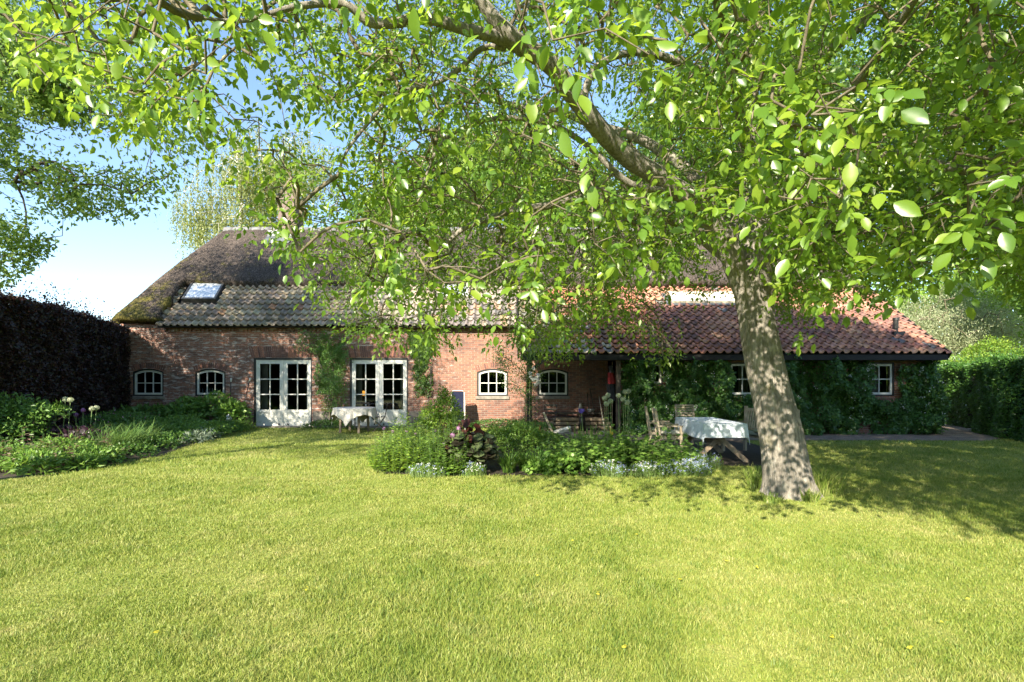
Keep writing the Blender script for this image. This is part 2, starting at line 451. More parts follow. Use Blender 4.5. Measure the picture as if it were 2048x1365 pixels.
def glassmat():
    m, nt, b = mk('window_glass'); nt.nodes.remove(b)
    t = N_(nt, 'ShaderNodeBsdfTransparent'); t.inputs[0].default_value = (.50, .54, .52, 1)
    g = N_(nt, 'ShaderNodeBsdfGlossy'); g.inputs['Roughness'].default_value = .015
    f = N_(nt, 'ShaderNodeFresnel'); f.inputs[0].default_value = 1.75
    wv = noise_(nt, coords(nt), 2.0, 1)
    bp = N_(nt, 'ShaderNodeBump'); bp.inputs['Strength'].default_value = .06; nt.links.new(wv, bp.inputs['Height']); nt.links.new(bp.outputs[0], g.inputs['Normal'])
    mx = N_(nt, 'ShaderNodeMixShader'); nt.links.new(f.outputs[0], mx.inputs[0]); nt.links.new(t.outputs[0], mx.inputs[1]); nt.links.new(g.outputs[0], mx.inputs[2])
    nt.links.new(mx.outputs[0], nt.nodes['Material Output'].inputs[0]); return m
M['glass'] = glassmat()
def skyglass():
    m, nt, b = mk('sky_painted_glass'); b.inputs['Base Color'].default_value = (.62, .66, .70, 1); b.inputs['Metallic'].default_value = .35  # pale base colour stands in for the sky reflected in the glass
    b.inputs['Roughness'].default_value = .08
    bump(nt, b, noise_(nt, coords(nt), 3, 2), .1, .02); return m
M['skyglass'] = skyglass()

def lawnmat(name, blade):
    m, nt, b = mk(name)
    v = coords(nt); n1 = noise_(nt, v, .8, 7, .72); n2 = noise_(nt, v, 2.2, 5, .7); n3 = noise_(nt, v, 60, 3, .7)
    g = ramp(nt, n1, [(.30, (.20, .27, .040)), (.50, (.28, .325, .062)), (.70, (.37, .37, .11))])
    c = mixc(nt, ramp(nt, n2, [(.54, (0, 0, 0)), (.72, (.5, .5, .5))]), g, (.50, .44, .18))
    if blade:
        at = N_(nt, 'ShaderNodeAttribute', attribute_name='rnd')
        c = mixc(nt, 1.0, c, ramp(nt, at.outputs['Fac'], [(0, (.36, .55, .45)), (.22, (.75, .88, .8)), (.6, (1, 1, 1)), (.9, (1.2, 1.12, 1.3)), (1, (1.5, 1.3, 2.2))]), 'MULTIPLY')
        nt.links.new(c, b.inputs['Base Color']); b.inputs['Roughness'].default_value = .5; b.inputs['Specular IOR Level'].default_value = .35
        tr = N_(nt, 'ShaderNodeBsdfTranslucent'); nt.links.new(c, tr.inputs[0])
        mx = N_(nt, 'ShaderNodeMixShader'); mx.inputs[0].default_value = .35
        nt.links.new(b.outputs[0], mx.inputs[1]); nt.links.new(tr.outputs[0], mx.inputs[2]); nt.links.new(mx.outputs[0], nt.nodes['Material Output'].inputs[0])
    else:
        c = mixc(nt, .65, c, ramp(nt, n3, [(.35, (.11, .14, .02)), (.65, (.30, .33, .06))]))
        nt.links.new(c, b.inputs['Base Color']); b.inputs['Roughness'].default_value = .95
        bump(nt, b, n3, .6, .03)
    return m
M['lawn'] = lawnmat('lawn_ground', False)
M['grass'] = lawnmat('grass_blade', True)
def gravel():
    m, nt, b = mk('path_gravel'); v = coords(nt)
    vo = N_(nt, 'ShaderNodeTexVoronoi'); vo.inputs['Scale'].default_value = 45; nt.links.new(v, vo.inputs['Vector'])
    c = mixc(nt, 1.0, ramp(nt, noise_(nt, v, 3, 5), [(.3, (.15, .11, .08)), (.7, (.30, .23, .17))]), ramp(nt, vo.outputs['Color'], [(.1, (.6, .6, .6)), (.9, (1.4, 1.35, 1.3))]), 'MULTIPLY')
    nt.links.new(c, b.inputs['Base Color']); b.inputs['Roughness'].default_value = .9; bump(nt, b, vo.outputs['Distance'], .6, .02); return m
M['gravel'] = gravel()

def tilemat():
    m, nt, b = mk('clay_pantile')
    at = N_(nt, 'ShaderNodeAttribute', attribute_name='Col'); v = coords(nt)
    c = at.outputs['Color']
    c = mixc(nt, 1.0, c, ramp(nt, noise_(nt, v, 14, 5, .7), [(.28, (.5, .5, .5)), (.5, (1, .96, .90)), (.75, (1.35, 1.26, 1.15))]), 'MULTIPLY')
    at2 = N_(nt, 'ShaderNodeAttribute', attribute_name='moss')
    ad = N_(nt, 'ShaderNodeMath', operation='MULTIPLY'); nt.links.new(noise_(nt, v, 7, 5, .7), ad.inputs[0]); nt.links.new(at2.outputs['Fac'], ad.inputs[1])
    c = mixc(nt, ramp(nt, ad.outputs[0], [(.42, (0,0,0)), (.55, (.85,.85,.85))]), c, (.085, .09, .022))
    nt.links.new(c, b.inputs['Base Color']); b.inputs['Roughness'].default_value = .8
    bump(nt, b, noise_(nt, v, 40, 4), .3, .006); return m
M['tile'] = tilemat()

def thatchmat():
    m, nt, b = mk('reed_thatch')
    tc = N_(nt, 'ShaderNodeTexCoord'); mp = N_(nt, 'ShaderNodeMapping'); mp.inputs['Scale'].default_value = (22, 7, 7)
    nt.links.new(tc.outputs['Object'], mp.inputs[0])
    f = noise_(nt, mp.outputs[0], 2.2, 6, .75)
    v = coords(nt); big = noise_(nt, v, .7, 5, .6)
    c = ramp(nt, f, [(.34, (.018, .015, .014)), (.5, (.09, .078, .068)), (.66, (.25, .215, .185))])
    c = mixc(nt, 1.0, c, ramp(nt, big, [(.3, (.55, .55, .58)), (.7, (1.3, 1.2, 1.15))]), 'MULTIPLY')
    # moss: lower and towards the hipped end
    sx = N_(nt, 'ShaderNodeSeparateXYZ'); nt.links.new(tc.outputs['Object'], sx.inputs[0])
    mr = N_(nt, 'ShaderNodeMapRange'); nt.links.new(sx.outputs[0], mr.inputs[0]); mr.inputs[1].default_value = -6; mr.inputs[2].default_value = -12.5; mr.inputs[3].default_value = 0; mr.inputs[4].default_value = .16
    mz = N_(nt, 'ShaderNodeMapRange'); nt.links.new(sx.outputs[2], mz.inputs[0]); mz.inputs[1].default_value = 7.2; mz.inputs[2].default_value = 4.0; mz.inputs[3].default_value = -.10; mz.inputs[4].default_value = .09
    a1 = N_(nt, 'ShaderNodeMath', operation='ADD'); nt.links.new(mr.outputs[0], a1.inputs[0]); nt.links.new(mz.outputs[0], a1.inputs[1])
    a2 = N_(nt, 'ShaderNodeMath', operation='ADD'); nt.links.new(a1.outputs[0], a2.inputs[0]); nt.links.new(noise_(nt, v, 1.9, 6, .7), a2.inputs[1])
    mf = ramp(nt, a2.outputs[0], [(.66, (0, 0, 0)), (.77, (.75, .75, .75))])
    mc = ramp(nt, f, [(.35, (.05, .05, .012)), (.65, (.26, .23, .04))])
    c = mixc(nt, mf, c, mc)
    nt.links.new(c, b.inputs['Base Color']); b.inputs['Roughness'].default_value = .95; b.inputs['Specular IOR Level'].default_value = .1
    bump(nt, b, f, 1.0, .07); return m
M['thatch'] = thatchmat()
# ------------------------------------------------------------------ ground, path, beds
def sheet(name, poly, z, mat, label=None, kind='structure', parent=None):
    bm = bmesh.new(); vs = [bm.verts.new((x, y, z)) for x, y in poly]; bm.faces.new(vs)
    bmesh.ops.triangulate(bm, faces=bm.faces[:])
    me = bpy.data.meshes.new(name); bm.to_mesh(me); bm.free()
    o = link(name, me, mat); o['kind'] = kind
    return o
sheet('ground', [(-400, -400), (400, -400), (400, 500), (-400, 500)], 0, M['lawn'])
BED_MID = [(-2.1, 8.35), (-1.0, 8.2), (.6, 8.22), (2.0, 8.15), (3.2, 8.35), (3.6, 9.2), (3.0, 10.4), (2.2, 11.6), (.4, 12.4), (-1.2, 12.2), (-2.3, 11.0), (-2.4, 9.4)]
BED_LEFT = [(-14, 6.5), (-7.8, 7.85), (-7.4, 8.15), (-7.2, 9.3), (-7.1, 10.4), (-7.6, 11.9), (-7.9, 13.4), (-8.2, 15.0), (-8.6, 16.75), (-13, 16.75), (-13.5, 12)]
PATH = [(3.0, 13.2), (12.2, 13.1), (13.5, 13.9), (14.3, 15.0), (15.8, 18), (16.5, 26), (12.45, 26), (12.45, 14.85), (3.2, 14.85), (3.0, 16.8), (.4, 16.8), (.6, 14.2)]
PATIO = [(3.1, 9.3), (4.3, 9.1), (5.4, 9.6), (5.8, 11), (5.9, 13.25), (3.0, 13.25), (2.9, 11)]
sheet('flower_bed_soil', BED_MID, .012, M['soil'])
sheet('border_soil', BED_LEFT, .012, M['soil'])
sheet('gravel_path', PATH, .008, M['gravel'])
sheet('patio_soil', PATIO, .004, M['soil'])

def inpoly(x, y, poly):
    c = np.zeros(len(x), bool); n = len(poly)
    for i in range(n):
        x0, y0 = poly[i]; x1, y1 = poly[(i+1) % n]
        m = (y0 > y) != (y1 > y)
        if y1 != y0:
            c ^= m & (x < (x1 - x0) * (y - y0) / (y1 - y0) + x0)
    return c

def grass():
    X, Y, H = [], [], []
    def region(y0, y1, dens, h):
        n = int((y1**2 - y0**2) * 1.12 * dens)
        y = np.sqrt(rng.random(n) * (y1**2 - y0**2) + y0**2); x = (rng.random(n) * 2 - 1) * y * 1.08
        X.append(x); Y.append(y); H.append(np.full(n, h))
    region(1.9, 3.6, 15000, .022); region(3.6, 5.5, 9000, .024); region(5.5, 8.0, 4500, .028); region(8.0, 12.5, 1700, .034); region(12.5, 17, 600, .04)
    for side in (-1, 1):        # lawn just outside the picture's sides, thinner
        for y0, y1, dens, hh in ((.6, 4.5, 4200, .026), (4.5, 8, 2200, .030), (8, 12.5, 900, .036)):
            n = int((y1 - y0) * 2.8 * dens); y = y0 + (y1 - y0) * rng.random(n); X.append(side * (y * 1.06 + rng.random(n) * 2.8)); Y.append(y); H.append(np.full(n, hh))
    x, y, h = map(np.concatenate, (X, Y, H))
    ex = x + .05 * np.sin(y * 40) ; ey = y + .06 * np.sin(x * 31)
    bad = inpoly(ex, ey, BED_MID) | inpoly(ex, ey, BED_LEFT) | inpoly(ex, ey, PATH) | inpoly(ex, ey, PATIO) | (y > 16.7)
    x, y, h = x[~bad], y[~bad], h[~bad]; n = len(x)
    ph = np.zeros(n)
    for k in range(14):
        a = rng.random() * 6.283; f = 1.2 * 1.28 ** k; ph += np.sin((x * math.cos(a) + y * math.sin(a)) * f + rng.random() * 6.283 + .8 * np.sin(x * f * .6)) * .30
    h = h * (.55 + .9 * rng.random(n)) * np.clip(1 + .30 * ph, .45, 1.8)
    rr = np.clip(rng.random(n) - .10 * (ph > .9), 0, 1)
    for k in range(120):
        ty = math.sqrt(rng.random() * 140 + 5); tx = (rng.random() * 2 - 1) * ty; tr = rng.uniform(.02, .075)
        m = (x - tx) ** 2 + (y - ty) ** 2 < tr * tr * (1 + .5 * np.sin(np.arctan2(y - ty, x - tx) * 3))
        if k % 3: h[m] *= rng.uniform(1.15, 1.5); rr[m] *= .5
        else: h[m] *= .35; rr[m] = .75 + .25 * rr[m]
    w = .0010 + .0006 * y / 2.2 + 0 * x
    az = rng.random(n) * 2 * math.pi; face = rng.random(n) * math.pi
    lean = h * (.25 + .6 * rng.random(n))
    dx, dy = np.cos(az) * lean, np.sin(az) * lean; fx, fy = np.cos(face) * w, np.sin(face) * w
    z0 = np.zeros(n)
    V = np.stack([np.stack([x - fx, y - fy, z0], 1), np.stack([x + fx, y + fy, z0], 1),
                  np.stack([x + fx*.8 + dx*.35, y + fy*.8 + dy*.35, h*.6], 1), np.stack([x - fx*.8 + dx*.35, y - fy*.8 + dy*.35, h*.6], 1),
                  np.stack([x + dx, y + dy, h], 1)], 1).reshape(-1, 3)
    o = (np.arange(n) * 5)[:, None]
    r = np.repeat(rr, 5)
    g = npmesh('grass', V, [np.array([[0, 1, 2, 3]]) + o, np.array([[3, 2, 4]]) + o], M['grass'], attrs={'rnd': r})
    tag(g, 'mown yellow green lawn grass in front of the farmhouse', 'grass', kind='stuff')
grass()

# ------------------------------------------------------------------ farmhouse
YW = 16.8
house = empty('farmhouse', (0, 0, 0), 0, 'long thatched brick farmhouse with white windows and pantiled lean-to', 'house')

def arch_z(x, xa, xb, zb, rise):
    t = (x - (xa + xb) / 2) / ((xb - xa) / 2)
    return zb - rise * t * t
def wall_open(mb, x0, x1, z0, z1, y, ops, rev=.14, N=10):
    """front face of a wall in the plane Y=y with openings (xa,xb,za,zb,rise) and their reveals"""
    ops = sorted(ops); cur = x0
    for xa, xb, za, zb, rise in ops:
        mb.add([(cur, y, z0), (xa, y, z0), (xa, y, z1), (cur, y, z1)], [(0, 1, 2, 3)])
        if za > z0: mb.add([(xa, y, z0), (xb, y, z0), (xb, y, za), (xa, y, za)], [(0, 1, 2, 3)])
        for k in range(N):
            a = xa + (xb - xa) * k / N; b = xa + (xb - xa) * (k+1) / N
            ta, tb = arch_z(a, xa, xb, zb, rise), arch_z(b, xa, xb, zb, rise)
            mb.add([(a, y, ta), (b, y, tb), (b, y, z1), (a, y, z1)], [(0, 1, 2, 3)])
            mb.add([(a, y, ta), (a, y+rev, ta), (b, y+rev, tb), (b, y, tb)], [(0, 1, 2, 3)])
        zs = zb - rise
        mb.add([(xa, y, za), (xa, y, zs), (xa, y+rev, zs), (xa, y+rev, za)], [(0, 1, 2, 3)])
        mb.add([(xb, y, za), (xb, y+rev, za), (xb, y+rev, zs), (xb, y, zs)], [(0, 1, 2, 3)])
        if za > z0: mb.add([(xa, y, za), (xa, y+rev, za), (xb, y+rev, za), (xb, y, za)], [(0, 1, 2, 3)])
        cur = xb
    mb.add([(cur, y, z0), (x1, y, z0), (x1, y, z1), (cur, y, z1)], [(0, 1, 2, 3)])

def X_(px): return (px - 1024) / 1024 * YW
wins = [(268, 324), (393, 448), (957, 1013), (1078, 1134)]
WZ0, WZ1 = 1.05, 1.90
ops = [(X_(a) - .05, X_(b) + .05, WZ0, WZ1 + .05, .11) for a, b in wins]
doors = [(511, 621), (703, 813)]
ops += [(X_(a) - .06, X_(b) + .05, .02, 2.30, 0) for a, b in doors]
w = MB()
wall_open(w, -12.85, 12.3, 0, 3.42, YW, ops)
w.add([(-12.85, YW, 0), (-12.85, YW, 3.6), (-12.85, 24, 3.6), (-12.85, 24, 0)], [(0, 1, 2, 3)])
w.add([(12.3, YW, 0), (12.3, 24, 0), (12.3, 24, 3.4), (12.3, 20.1, 4.9), (12.3, 18.2, 4.7), (12.3, YW, 3.6)], [(0, 1, 2, 3, 4, 5)])
w.add([(-12.85, 24, 0), (-12.85, 24, 3.6), (12.3, 24, 3.6), (12.3, 24, 0)], [(0, 1, 2, 3)])
w.build('brick_wall', M['brick'], house)
# inner lining so that rooms are real rooms
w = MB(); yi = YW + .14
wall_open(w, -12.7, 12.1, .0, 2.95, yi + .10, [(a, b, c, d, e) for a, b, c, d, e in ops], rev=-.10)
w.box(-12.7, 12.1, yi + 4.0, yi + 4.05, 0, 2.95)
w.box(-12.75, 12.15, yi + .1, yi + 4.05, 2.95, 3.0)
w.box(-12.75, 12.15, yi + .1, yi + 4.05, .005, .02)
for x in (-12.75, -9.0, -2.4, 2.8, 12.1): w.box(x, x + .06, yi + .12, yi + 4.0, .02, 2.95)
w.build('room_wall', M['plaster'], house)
# cornice with dentils
w = MB(); w.box(-11.4, .1, YW - .05, YW + .01, 3.26, 3.36)
x = -11.4
while x < .1:
    w.box(x, x + .07, YW - .045, YW + .01, 3.16, 3.257); x += .14
w.build('cornice', M['brick'], house)
# low rendered plinth pieces beside doors
for a, b in ((-6.53, -5.4), (-3.38, -2.6)): MB().box(a, b, YW - .03, YW + .02, 0, .55).build('plinth', M['stone'], house, bevel=.01)
# soldier arches
def soldier(px0, px1, z, h, rise, name='brick_arch', y=YW):
    mb = MB(); xa, xb = X_(px0), X_(px1); n = int((xb - xa) / .062)
    xm = (xa + xb) / 2
    for k in range(n):
        t = (k + .5) / n * 2 - 1
        x = xm + t * (xb - xa) / 2; zz = z - rise * t * t
        ang = -t * .28 * (1 if rise < .02 else 1.4)
        Mx = Matrix.Translation((x, y, zz)) @ Matrix.Rotation(-ang, 4, 'Y')
        mb.box(-.026, .026, -.004 - .003 * random.random(), .03, 0, h * (1 + .04 * t * t), Mx)
    return mb.build(name, M['brick_arch'], house)
def archmat():
    m, nt, b = mk('arch_brick')
    g = N_(nt, 'ShaderNodeNewGeometry')
    c = ramp(nt, g.outputs['Random Per Island'], [(0, (.09, .05, .045)), (.4, (.15, .075, .06)), (.8, (.22, .10, .07)), (1, (.30, .13, .085))])
    c = mixc(nt, 1.0, c, ramp(nt, noise_(nt, coords(nt), 20), [(.3, (.7,.7,.7)), (.7, (1.3,1.3,1.3))]), 'MULTIPLY')
    nt.links.new(c, b.inputs['Base Color']); b.inputs['Roughness'].default_value = .9; return m
M['brick_arch'] = archmat()
for a, b in doors: soldier(a - 8, b + 8, 2.32, .36, 0.0)
for a, b in wins: soldier(a - 4, b + 4, 1.975, .16, .11)

def arch_frame(mb, xa, xb, za, zb, rise, y0, y1, wd, N=10):
    """a frame of width wd following an arched opening"""
    out = [(xa, za)] + [(xa + (xb-xa)*k/N, arch_z(xa + (xb-xa)*k/N, xa, xb, zb, rise)) for k in range(N+1)] + [(xb, za)]
    xi, xj = xa + wd, xb - wd
    inn = [(xi, za + wd)] + [(xi + (xj-xi)*k/N, arch_z(xi + (xj-xi)*k/N, xa, xb, zb, rise) - wd) for k in range(N+1)] + [(xj, za + wd)]
    n = len(out); vs = []
    for (x, z) in out: vs.append((x, y0, z))
    for (x, z) in inn: vs.append((x, y0, z))
    for (x, z) in out: vs.append((x, y1, z))
    for (x, z) in inn: vs.append((x, y1, z))
    fs = []
    for i in range(n):
        j = (i + 1) % n
        fs.append((i, n + i, n + j, j)); fs.append((n + i, 3*n + i, 3*n + j, n + j)); fs.append((i, j, 2*n + j, 2*n + i))
    mb.add(vs, fs)
def window(xa, xb, za, zb, rise, y, cols, rows, sill=True, bars=.026, mat='white'):
    f = MB(); arch_frame(f, xa, xb, za, zb, rise, y + .035, y + .10, .06)
    xi, xj, zi = xa + .06, xb - .06, za + .06
    for c in range(1, cols):
        x = xi + (xj - xi) * c / cols; zt = arch_z(x, xa, xb, zb, rise) - .06
        f.box(x - bars/2, x + bars/2, y + .048, y + .085, zi, zt + .004)
    zm = zb - .06 - rise * .4
    for r in range(1, rows):
        z = zi + (zm - zi) * r / rows
        f.box(xi - .004, xj + .004, y + .0505, y + .0825, z - bars/2, z + bars/2)
    o = f.build('window', M[mat], house)
    g = MB(); N = 8
    vs = [(xi - .01, y + .0665, zi - .01), (xj + .01, y + .0665, zi - .01)] + [(xj + .01 - (xj-xi+.02)*k/N, y + .0665, arch_z(xj - (xj-xi)*k/N, xa, xb, zb, rise) - .05) for k in range(N+1)]
    g.add(vs, [tuple(range(len(vs)))]); g.build('pane', M['glass'], o)
    s = MB(); arch_frame(s, xa - .045, xb + .045, za - .045, zb + .045, rise, y + .012, y + .12, .043)
    s.build('outer_frame', M['black'], o)
    if sill:
        s = MB(); s.box(xa - .09, xb + .09, y - .045, y + .03, za - .15, za - .05); s.build('sill', M['stone'], o, bevel=.008)
    return o
for i, (a, b) in enumerate(wins):
    window(X_(a), X_(b), WZ0 + .045, WZ1, .11, YW, 3, 2, sill=(i != 1))
# double garden doors
for a, b in doors:
    xa, xb = X_(a), X_(b); xm = (xa + xb) / 2; z0, z1 = .07, 2.235
    fr = MB(); fr.box(xa - .058, xa - .003, YW + .01, YW + .13, .02, 2.298); fr.box(xb + .003, xb + .048, YW + .01, YW + .13, .02, 2.298); fr.box(xa - .003, xb + .003, YW + .01, YW + .13, 2.243, 2.298)
    fr.build('door_frame', M['black'], house)
    th = MB(); th.box(xa - .05, xb + .05, YW - .12, YW + .13, .0, .062); th.build('doorstep', M['stone'], house, bevel=.01)
    for (p, q, side) in ((xa, xm - .004, -1), (xm + .004, xb, 1)):
        d = MB(); st = .125; y0, y1 = YW + .04, YW + .09
        zt, zb = z1 - .13, .60
        pi, qi = p + st, q - st * .95
        d.box(p, pi, y0, y1, z0, z1); d.box(qi, q, y0, y1, z0, z1)
        d.box(pi, qi, y0, y1, zt, z1); d.box(pi, qi, y0, y1, zb - .10, zb)
        d.box(pi, qi, y0, y1, z0, z0 + .13)
        pz = z0 + .13; ph = (zb - .10 - pz) / 2
        for k in range(2): d.box(pi, qi, y0 + .014, y1 - .01, pz + k*ph + .006, pz + (k+1)*ph - .006)
        d.box(pi, qi, y0 + .022, y1 - .012, pz, zb - .10)
        xm2 = (pi + qi) / 2; d.box(xm2 - .016, xm2 + .016, y0 + .004, y1 - .004, zb, zt)
        for k in (1, 2):
            z = zb + (zt - zb) * k / 3; d.box(pi, qi, y0 + .006, y1 - .006, z - .016, z + .016)
        o = d.build('door', M['white'], house)
        g = MB(); g.add([(pi, y0 + .026, zb), (qi, y0 + .026, zb), (qi, y0 + .026, zt), (pi, y0 + .026, zt)], [(0, 1, 2, 3)]); g.build('pane', M['glass'], o)
        kx = xm + side * .05
        if side > 0:
            h = MB(); h.tube([(kx, y0, 1.08), (kx, y0 - .045, 1.08), (kx + .09, y0 - .05, 1.08)], .009, 8); h.box(kx - .015, kx + .015, y0 - .006, y0 + .002, 1.0, 1.16); h.build('handle', M['greym'], o)
        h = MB(); h.box(xm + side*.15 - .02, xm + side*.15 + .02, y0 - .03, y0, z0 + .03, z0 + .08); h.build('door_stop', M['metal'], o)
        c = MB()   # curtain behind the outer side of each leaf
        n = 14; cx0 = (p + .04) if side < 0 else (q - .26)
        vs = []
        for k in range(n + 1):
            xx = cx0 + .22 * k / n; yy = YW + .30 + .025 * math.sin(k * 1.9)
            vs += [(xx, yy, .1), (xx, yy, 2.2)]
        c.add(vs, [(2*k, 2*k+2, 2*k+3, 2*k+1) for k in range(n)]); c.build('curtain', M['linen'], o)
# table lamp inside, lit, seen through the second pair of doors
lm, nt, b = mk('lamp_glow'); b.inputs['Base Color'].default_value = (.9, .5, .12, 1)
b.inputs['Emission Color'].default_value = (1, .42, .06, 1); b.inputs['Emission Strength'].default_value = .7
lx = X_(724) * (18.6 / 16.8)
L = empty('table_lamp', (lx, 18.6, .72), 0, 'lit table lamp with orange shade seen inside through glazed double doors', 'lamp')
MB().tube([(0, 0, .30), (0, 0, .47)], [.16, .10], 16, cap=False).build('lamp_shade', lm, L, True)
MB().tube([(0, 0, 0), (0, 0, .03), (0, 0, .05), (0, 0, .32)], [.09, .08, .02, .018], 12).build('lamp_base', M['metal'], L, True)
T = empty('side_table', (lx, 18.6, .02), 0, 'low dark side table indoors carrying the lit lamp', 'table')
MB().box(-.3, .3, -.22, .22, .66, .70).build('tabletop', M['teak_dark'], T)
for sx_ in (-1, 1):
    for sy_ in (-1, 1): MB().box(sx_*.26-.02, sx_*.26+.02, sy_*.18-.02, sy_*.18+.02, 0, .66).build('leg', M['teak_dark'], T)

# bottles and jars on the sill of the second small window
for k, (px, c, h) in enumerate([(405, 'b', .16), (412, 'b', .13), (419, 'w', .17), (424, 'w', .17), (429, 'w', .16), (434, 'w', .15), (440, 'b', .12), (445, 'w', .11)]):
    x = (px - 1024) / 1024 * 16.96
    o = MB().tube([(0,0,0), (0,0,h*.7), (0,0,h*.8), (0,0,h)], [.022, .022, .012, .012], 10).build('bottle', M['f_white'] if c == 'w' else M['bottle_blue'] if 'bottle_blue' in M else M['greym'], None, True)
    o.location = (x, 16.975, 1.147)
    tag(o, 'small %s bottle on the sill inside the small window by the torches' % ('white' if c == 'w' else 'bluish grey'), 'bottle', 'bottles inside the small window')
w = MB()
w.box(X_(393) , X_(448), YW + .105, YW + .24, WZ0 + .04, WZ0 + .095); w.build('inner_sill', M['white'], house)

# ---------------- pantile roofs
def pantiles(name, x0, x1, ya, za, yb, zb, tw, tl, colf, mossf, skip=None, right_edge=None):
    sl = Vector((0, yb - ya, zb - za)); Ls = sl.length; sl.normalize(); nn = Vector((0, -sl.z, sl.y))
    nx = int(round((x1 - x0) / tw)); ny = int(math.ceil(Ls / tl))
    us = np.linspace(0, 1, 10)
    prof = .040 * np.cos(2*math.pi*(us - .15)) + .014 * np.cos(4*math.pi*(us - .15))
    V, C, Ms, F = [], [], [], []
    for j in range(ny):
        for i in range(nx):
            cx = x0 + (i + .5) * tw; s0 = j * tl
            if skip and skip(cx, ya + sl.y * (s0 + tl/2)): continue
            jit = (random.random() - .5) * .010; tilt = (random.random() - .5) * .012
            base = len(V); s1 = min(s0 + tl * 1.12, Ls + .05)
            for (s, lift) in ((s0 - .0, -.030), (s0, .0), ((s0 + s1)/2, 0), (s1, 0)):
                k = (s - s0) / (s1 - s0 + 1e-6)
                for u, p in zip(us, prof):
                    h = .072 * (1 - k) + .012 + p + lift + tilt * (u - .5) * 2
                    P = Vector((x0 + (i + u * 1.04) * tw, ya, za)) + sl * (s + jit * (1 if k < .9 else 0) - .012 * math.sin(math.pi*u)) + nn * h
                    V.append((P.x, P.y, P.z))
            c = colf(cx, (s0 + .5*tl) / Ls); mo = mossf(cx, (s0 + .5*tl) / Ls)
            C += [c] * 40; Ms += [mo] * 40
            for r in range(3):
                for q in range(9):
                    a = base + r*10 + q; F.append((a, a+1, a+11, a+10))
    return npmesh(name, np.array(V), [np.array(F)], M['tile'], house, attrs={'moss': np.array(Ms)}, cols={'Col': np.array(C)}, smooth=True)
def pick(lst, x, t, f=.9):
    k = .5 + 1.1 * noise.noise(Vector((x * f, t * 4 * f, 3.3))) + (random.random() - .5) * .75
    return lst[int(max(0, min(.999, k)) * len(lst))]
def jc(c, s=.14):
    k = 1 + (random.random() - .5) * 2 * s
    return tuple(max(.004, v * k * (1 + (random.random() - .5) * .12)) for v in c)
GREYS = [(.165, .155, .155), (.20, .185, .175), (.24, .22, .20), (.29, .26, .22), (.33, .29, .24)]
REDS = [(.21, .12, .10), (.26, .135, .11), (.30, .15, .115), (.34, .17, .125), (.39, .20, .14), (.45, .255, .175)]
def col_main(x, t):
    r = random.random()
    if r < .012: return jc((.34, .20, .13))
    if x > -2.6 and r < .16 : return jc((.34, .24, .17))
    if x < -5 : return jc(pick([(.19, .17, .14), (.24, .21, .17), (.29, .255, .205), (.34, .30, .235)], x, t))
    return jc(pick(GREYS, x, t))
def moss_main(x, t): return .55 * (max(0, min(1, (-x - 4) / 5))) * (1.1 - .35 * t) + .15
def col_lean(x, t):
    g = max(0, min(1, (3.4 - x - t * 1.5) / 1.6)) * .72
    if random.random() < g: return jc(random.choice([(.25, .245, .24), (.18, .185, .20), (.33, .30, .26)]))
    if x < 4.6: return jc(random.choice([(.44, .21, .13), (.38, .17, .11), (.28, .13, .10), (.20, .12, .10)]))
    if random.random() < .02: return jc((.17, .165, .17))
    return jc(pick(REDS, x, t, .7), .16)
def moss_lean(x, t): return .9 * max(0, min(1, (2.8 - x) / 2)) + .1
TA, TB = (16.50, 3.30), (17.95, 5.02)
LA, LB = (14.45, 2.30), (18.05, 4.91)
sk = [(-11.13, -9.93, 17.22, 17.9), (-2.50, -1.46, 17.33, 17.9)]
pantiles('tile_roof', -11.45, .22, TA[0], TA[1], TB[0], TB[1], .226, .262, col_main, moss_main,
         skip=lambda x, y: any(a < x < b and c < y for a, b, c, d in sk))
pantiles('lean_to_roof', .22, 12.36, LA[0], LA[1], LB[0], LB[1], .238, .272, col_lean, moss_lean,
         skip=lambda x, y: 5.25 < x < 7.9 and 16.9 < y < 17.42)
u = MB()   # boards under the tiles
def slab(mb, x0, x1, A, B, off, th):
    d = Vector((0, B[0]-A[0], B[1]-A[1])).normalized(); n = Vector((0, -d.z, d.y))
    a, b = Vector((0, *A)) - n*off, Vector((0, *B)) - n*off
    vs = []
    for p in (a, b, b - n*th, a - n*th): vs += [(x0, p.y, p.z), (x1, p.y, p.z)]
    mb.add(vs, [(0, 1, 3, 2), (2, 3, 5, 4), (4, 5, 7, 6), (6, 7, 1, 0), (0, 2, 4, 6), (1, 7, 5, 3)])
slab(u, -11.45, .20, TA, TB, .02, .04); slab(u, .24, 12.33, LA, LB, .02, .05)
u.box(.24, 12.3, 14.44, 14.48, 2.13, 2.27); u.box(.24, 12.3, 14.48, 14.92, 2.13, 2.16)
u.build('eaves_board', M['tar'], house)
MB().bar((12.36, LA[0], LA[1] - .05), (12.36, LB[0], LB[1] - .05), .035, .20).build('barge_board', M['tar'], house)
bb = MB()
bb.bar((.17, LA[0], LA[1] - .05), (.17, LB[0], LB[1] - .05), .035, .20)
bb.add([(.20, 16.5, 3.2), (.20, 17.9, 4.85), (.20, 16.5, 3.75)], [(0, 1, 2), (2, 1, 0)])
bb.build('barge_board', M['tar'], house)

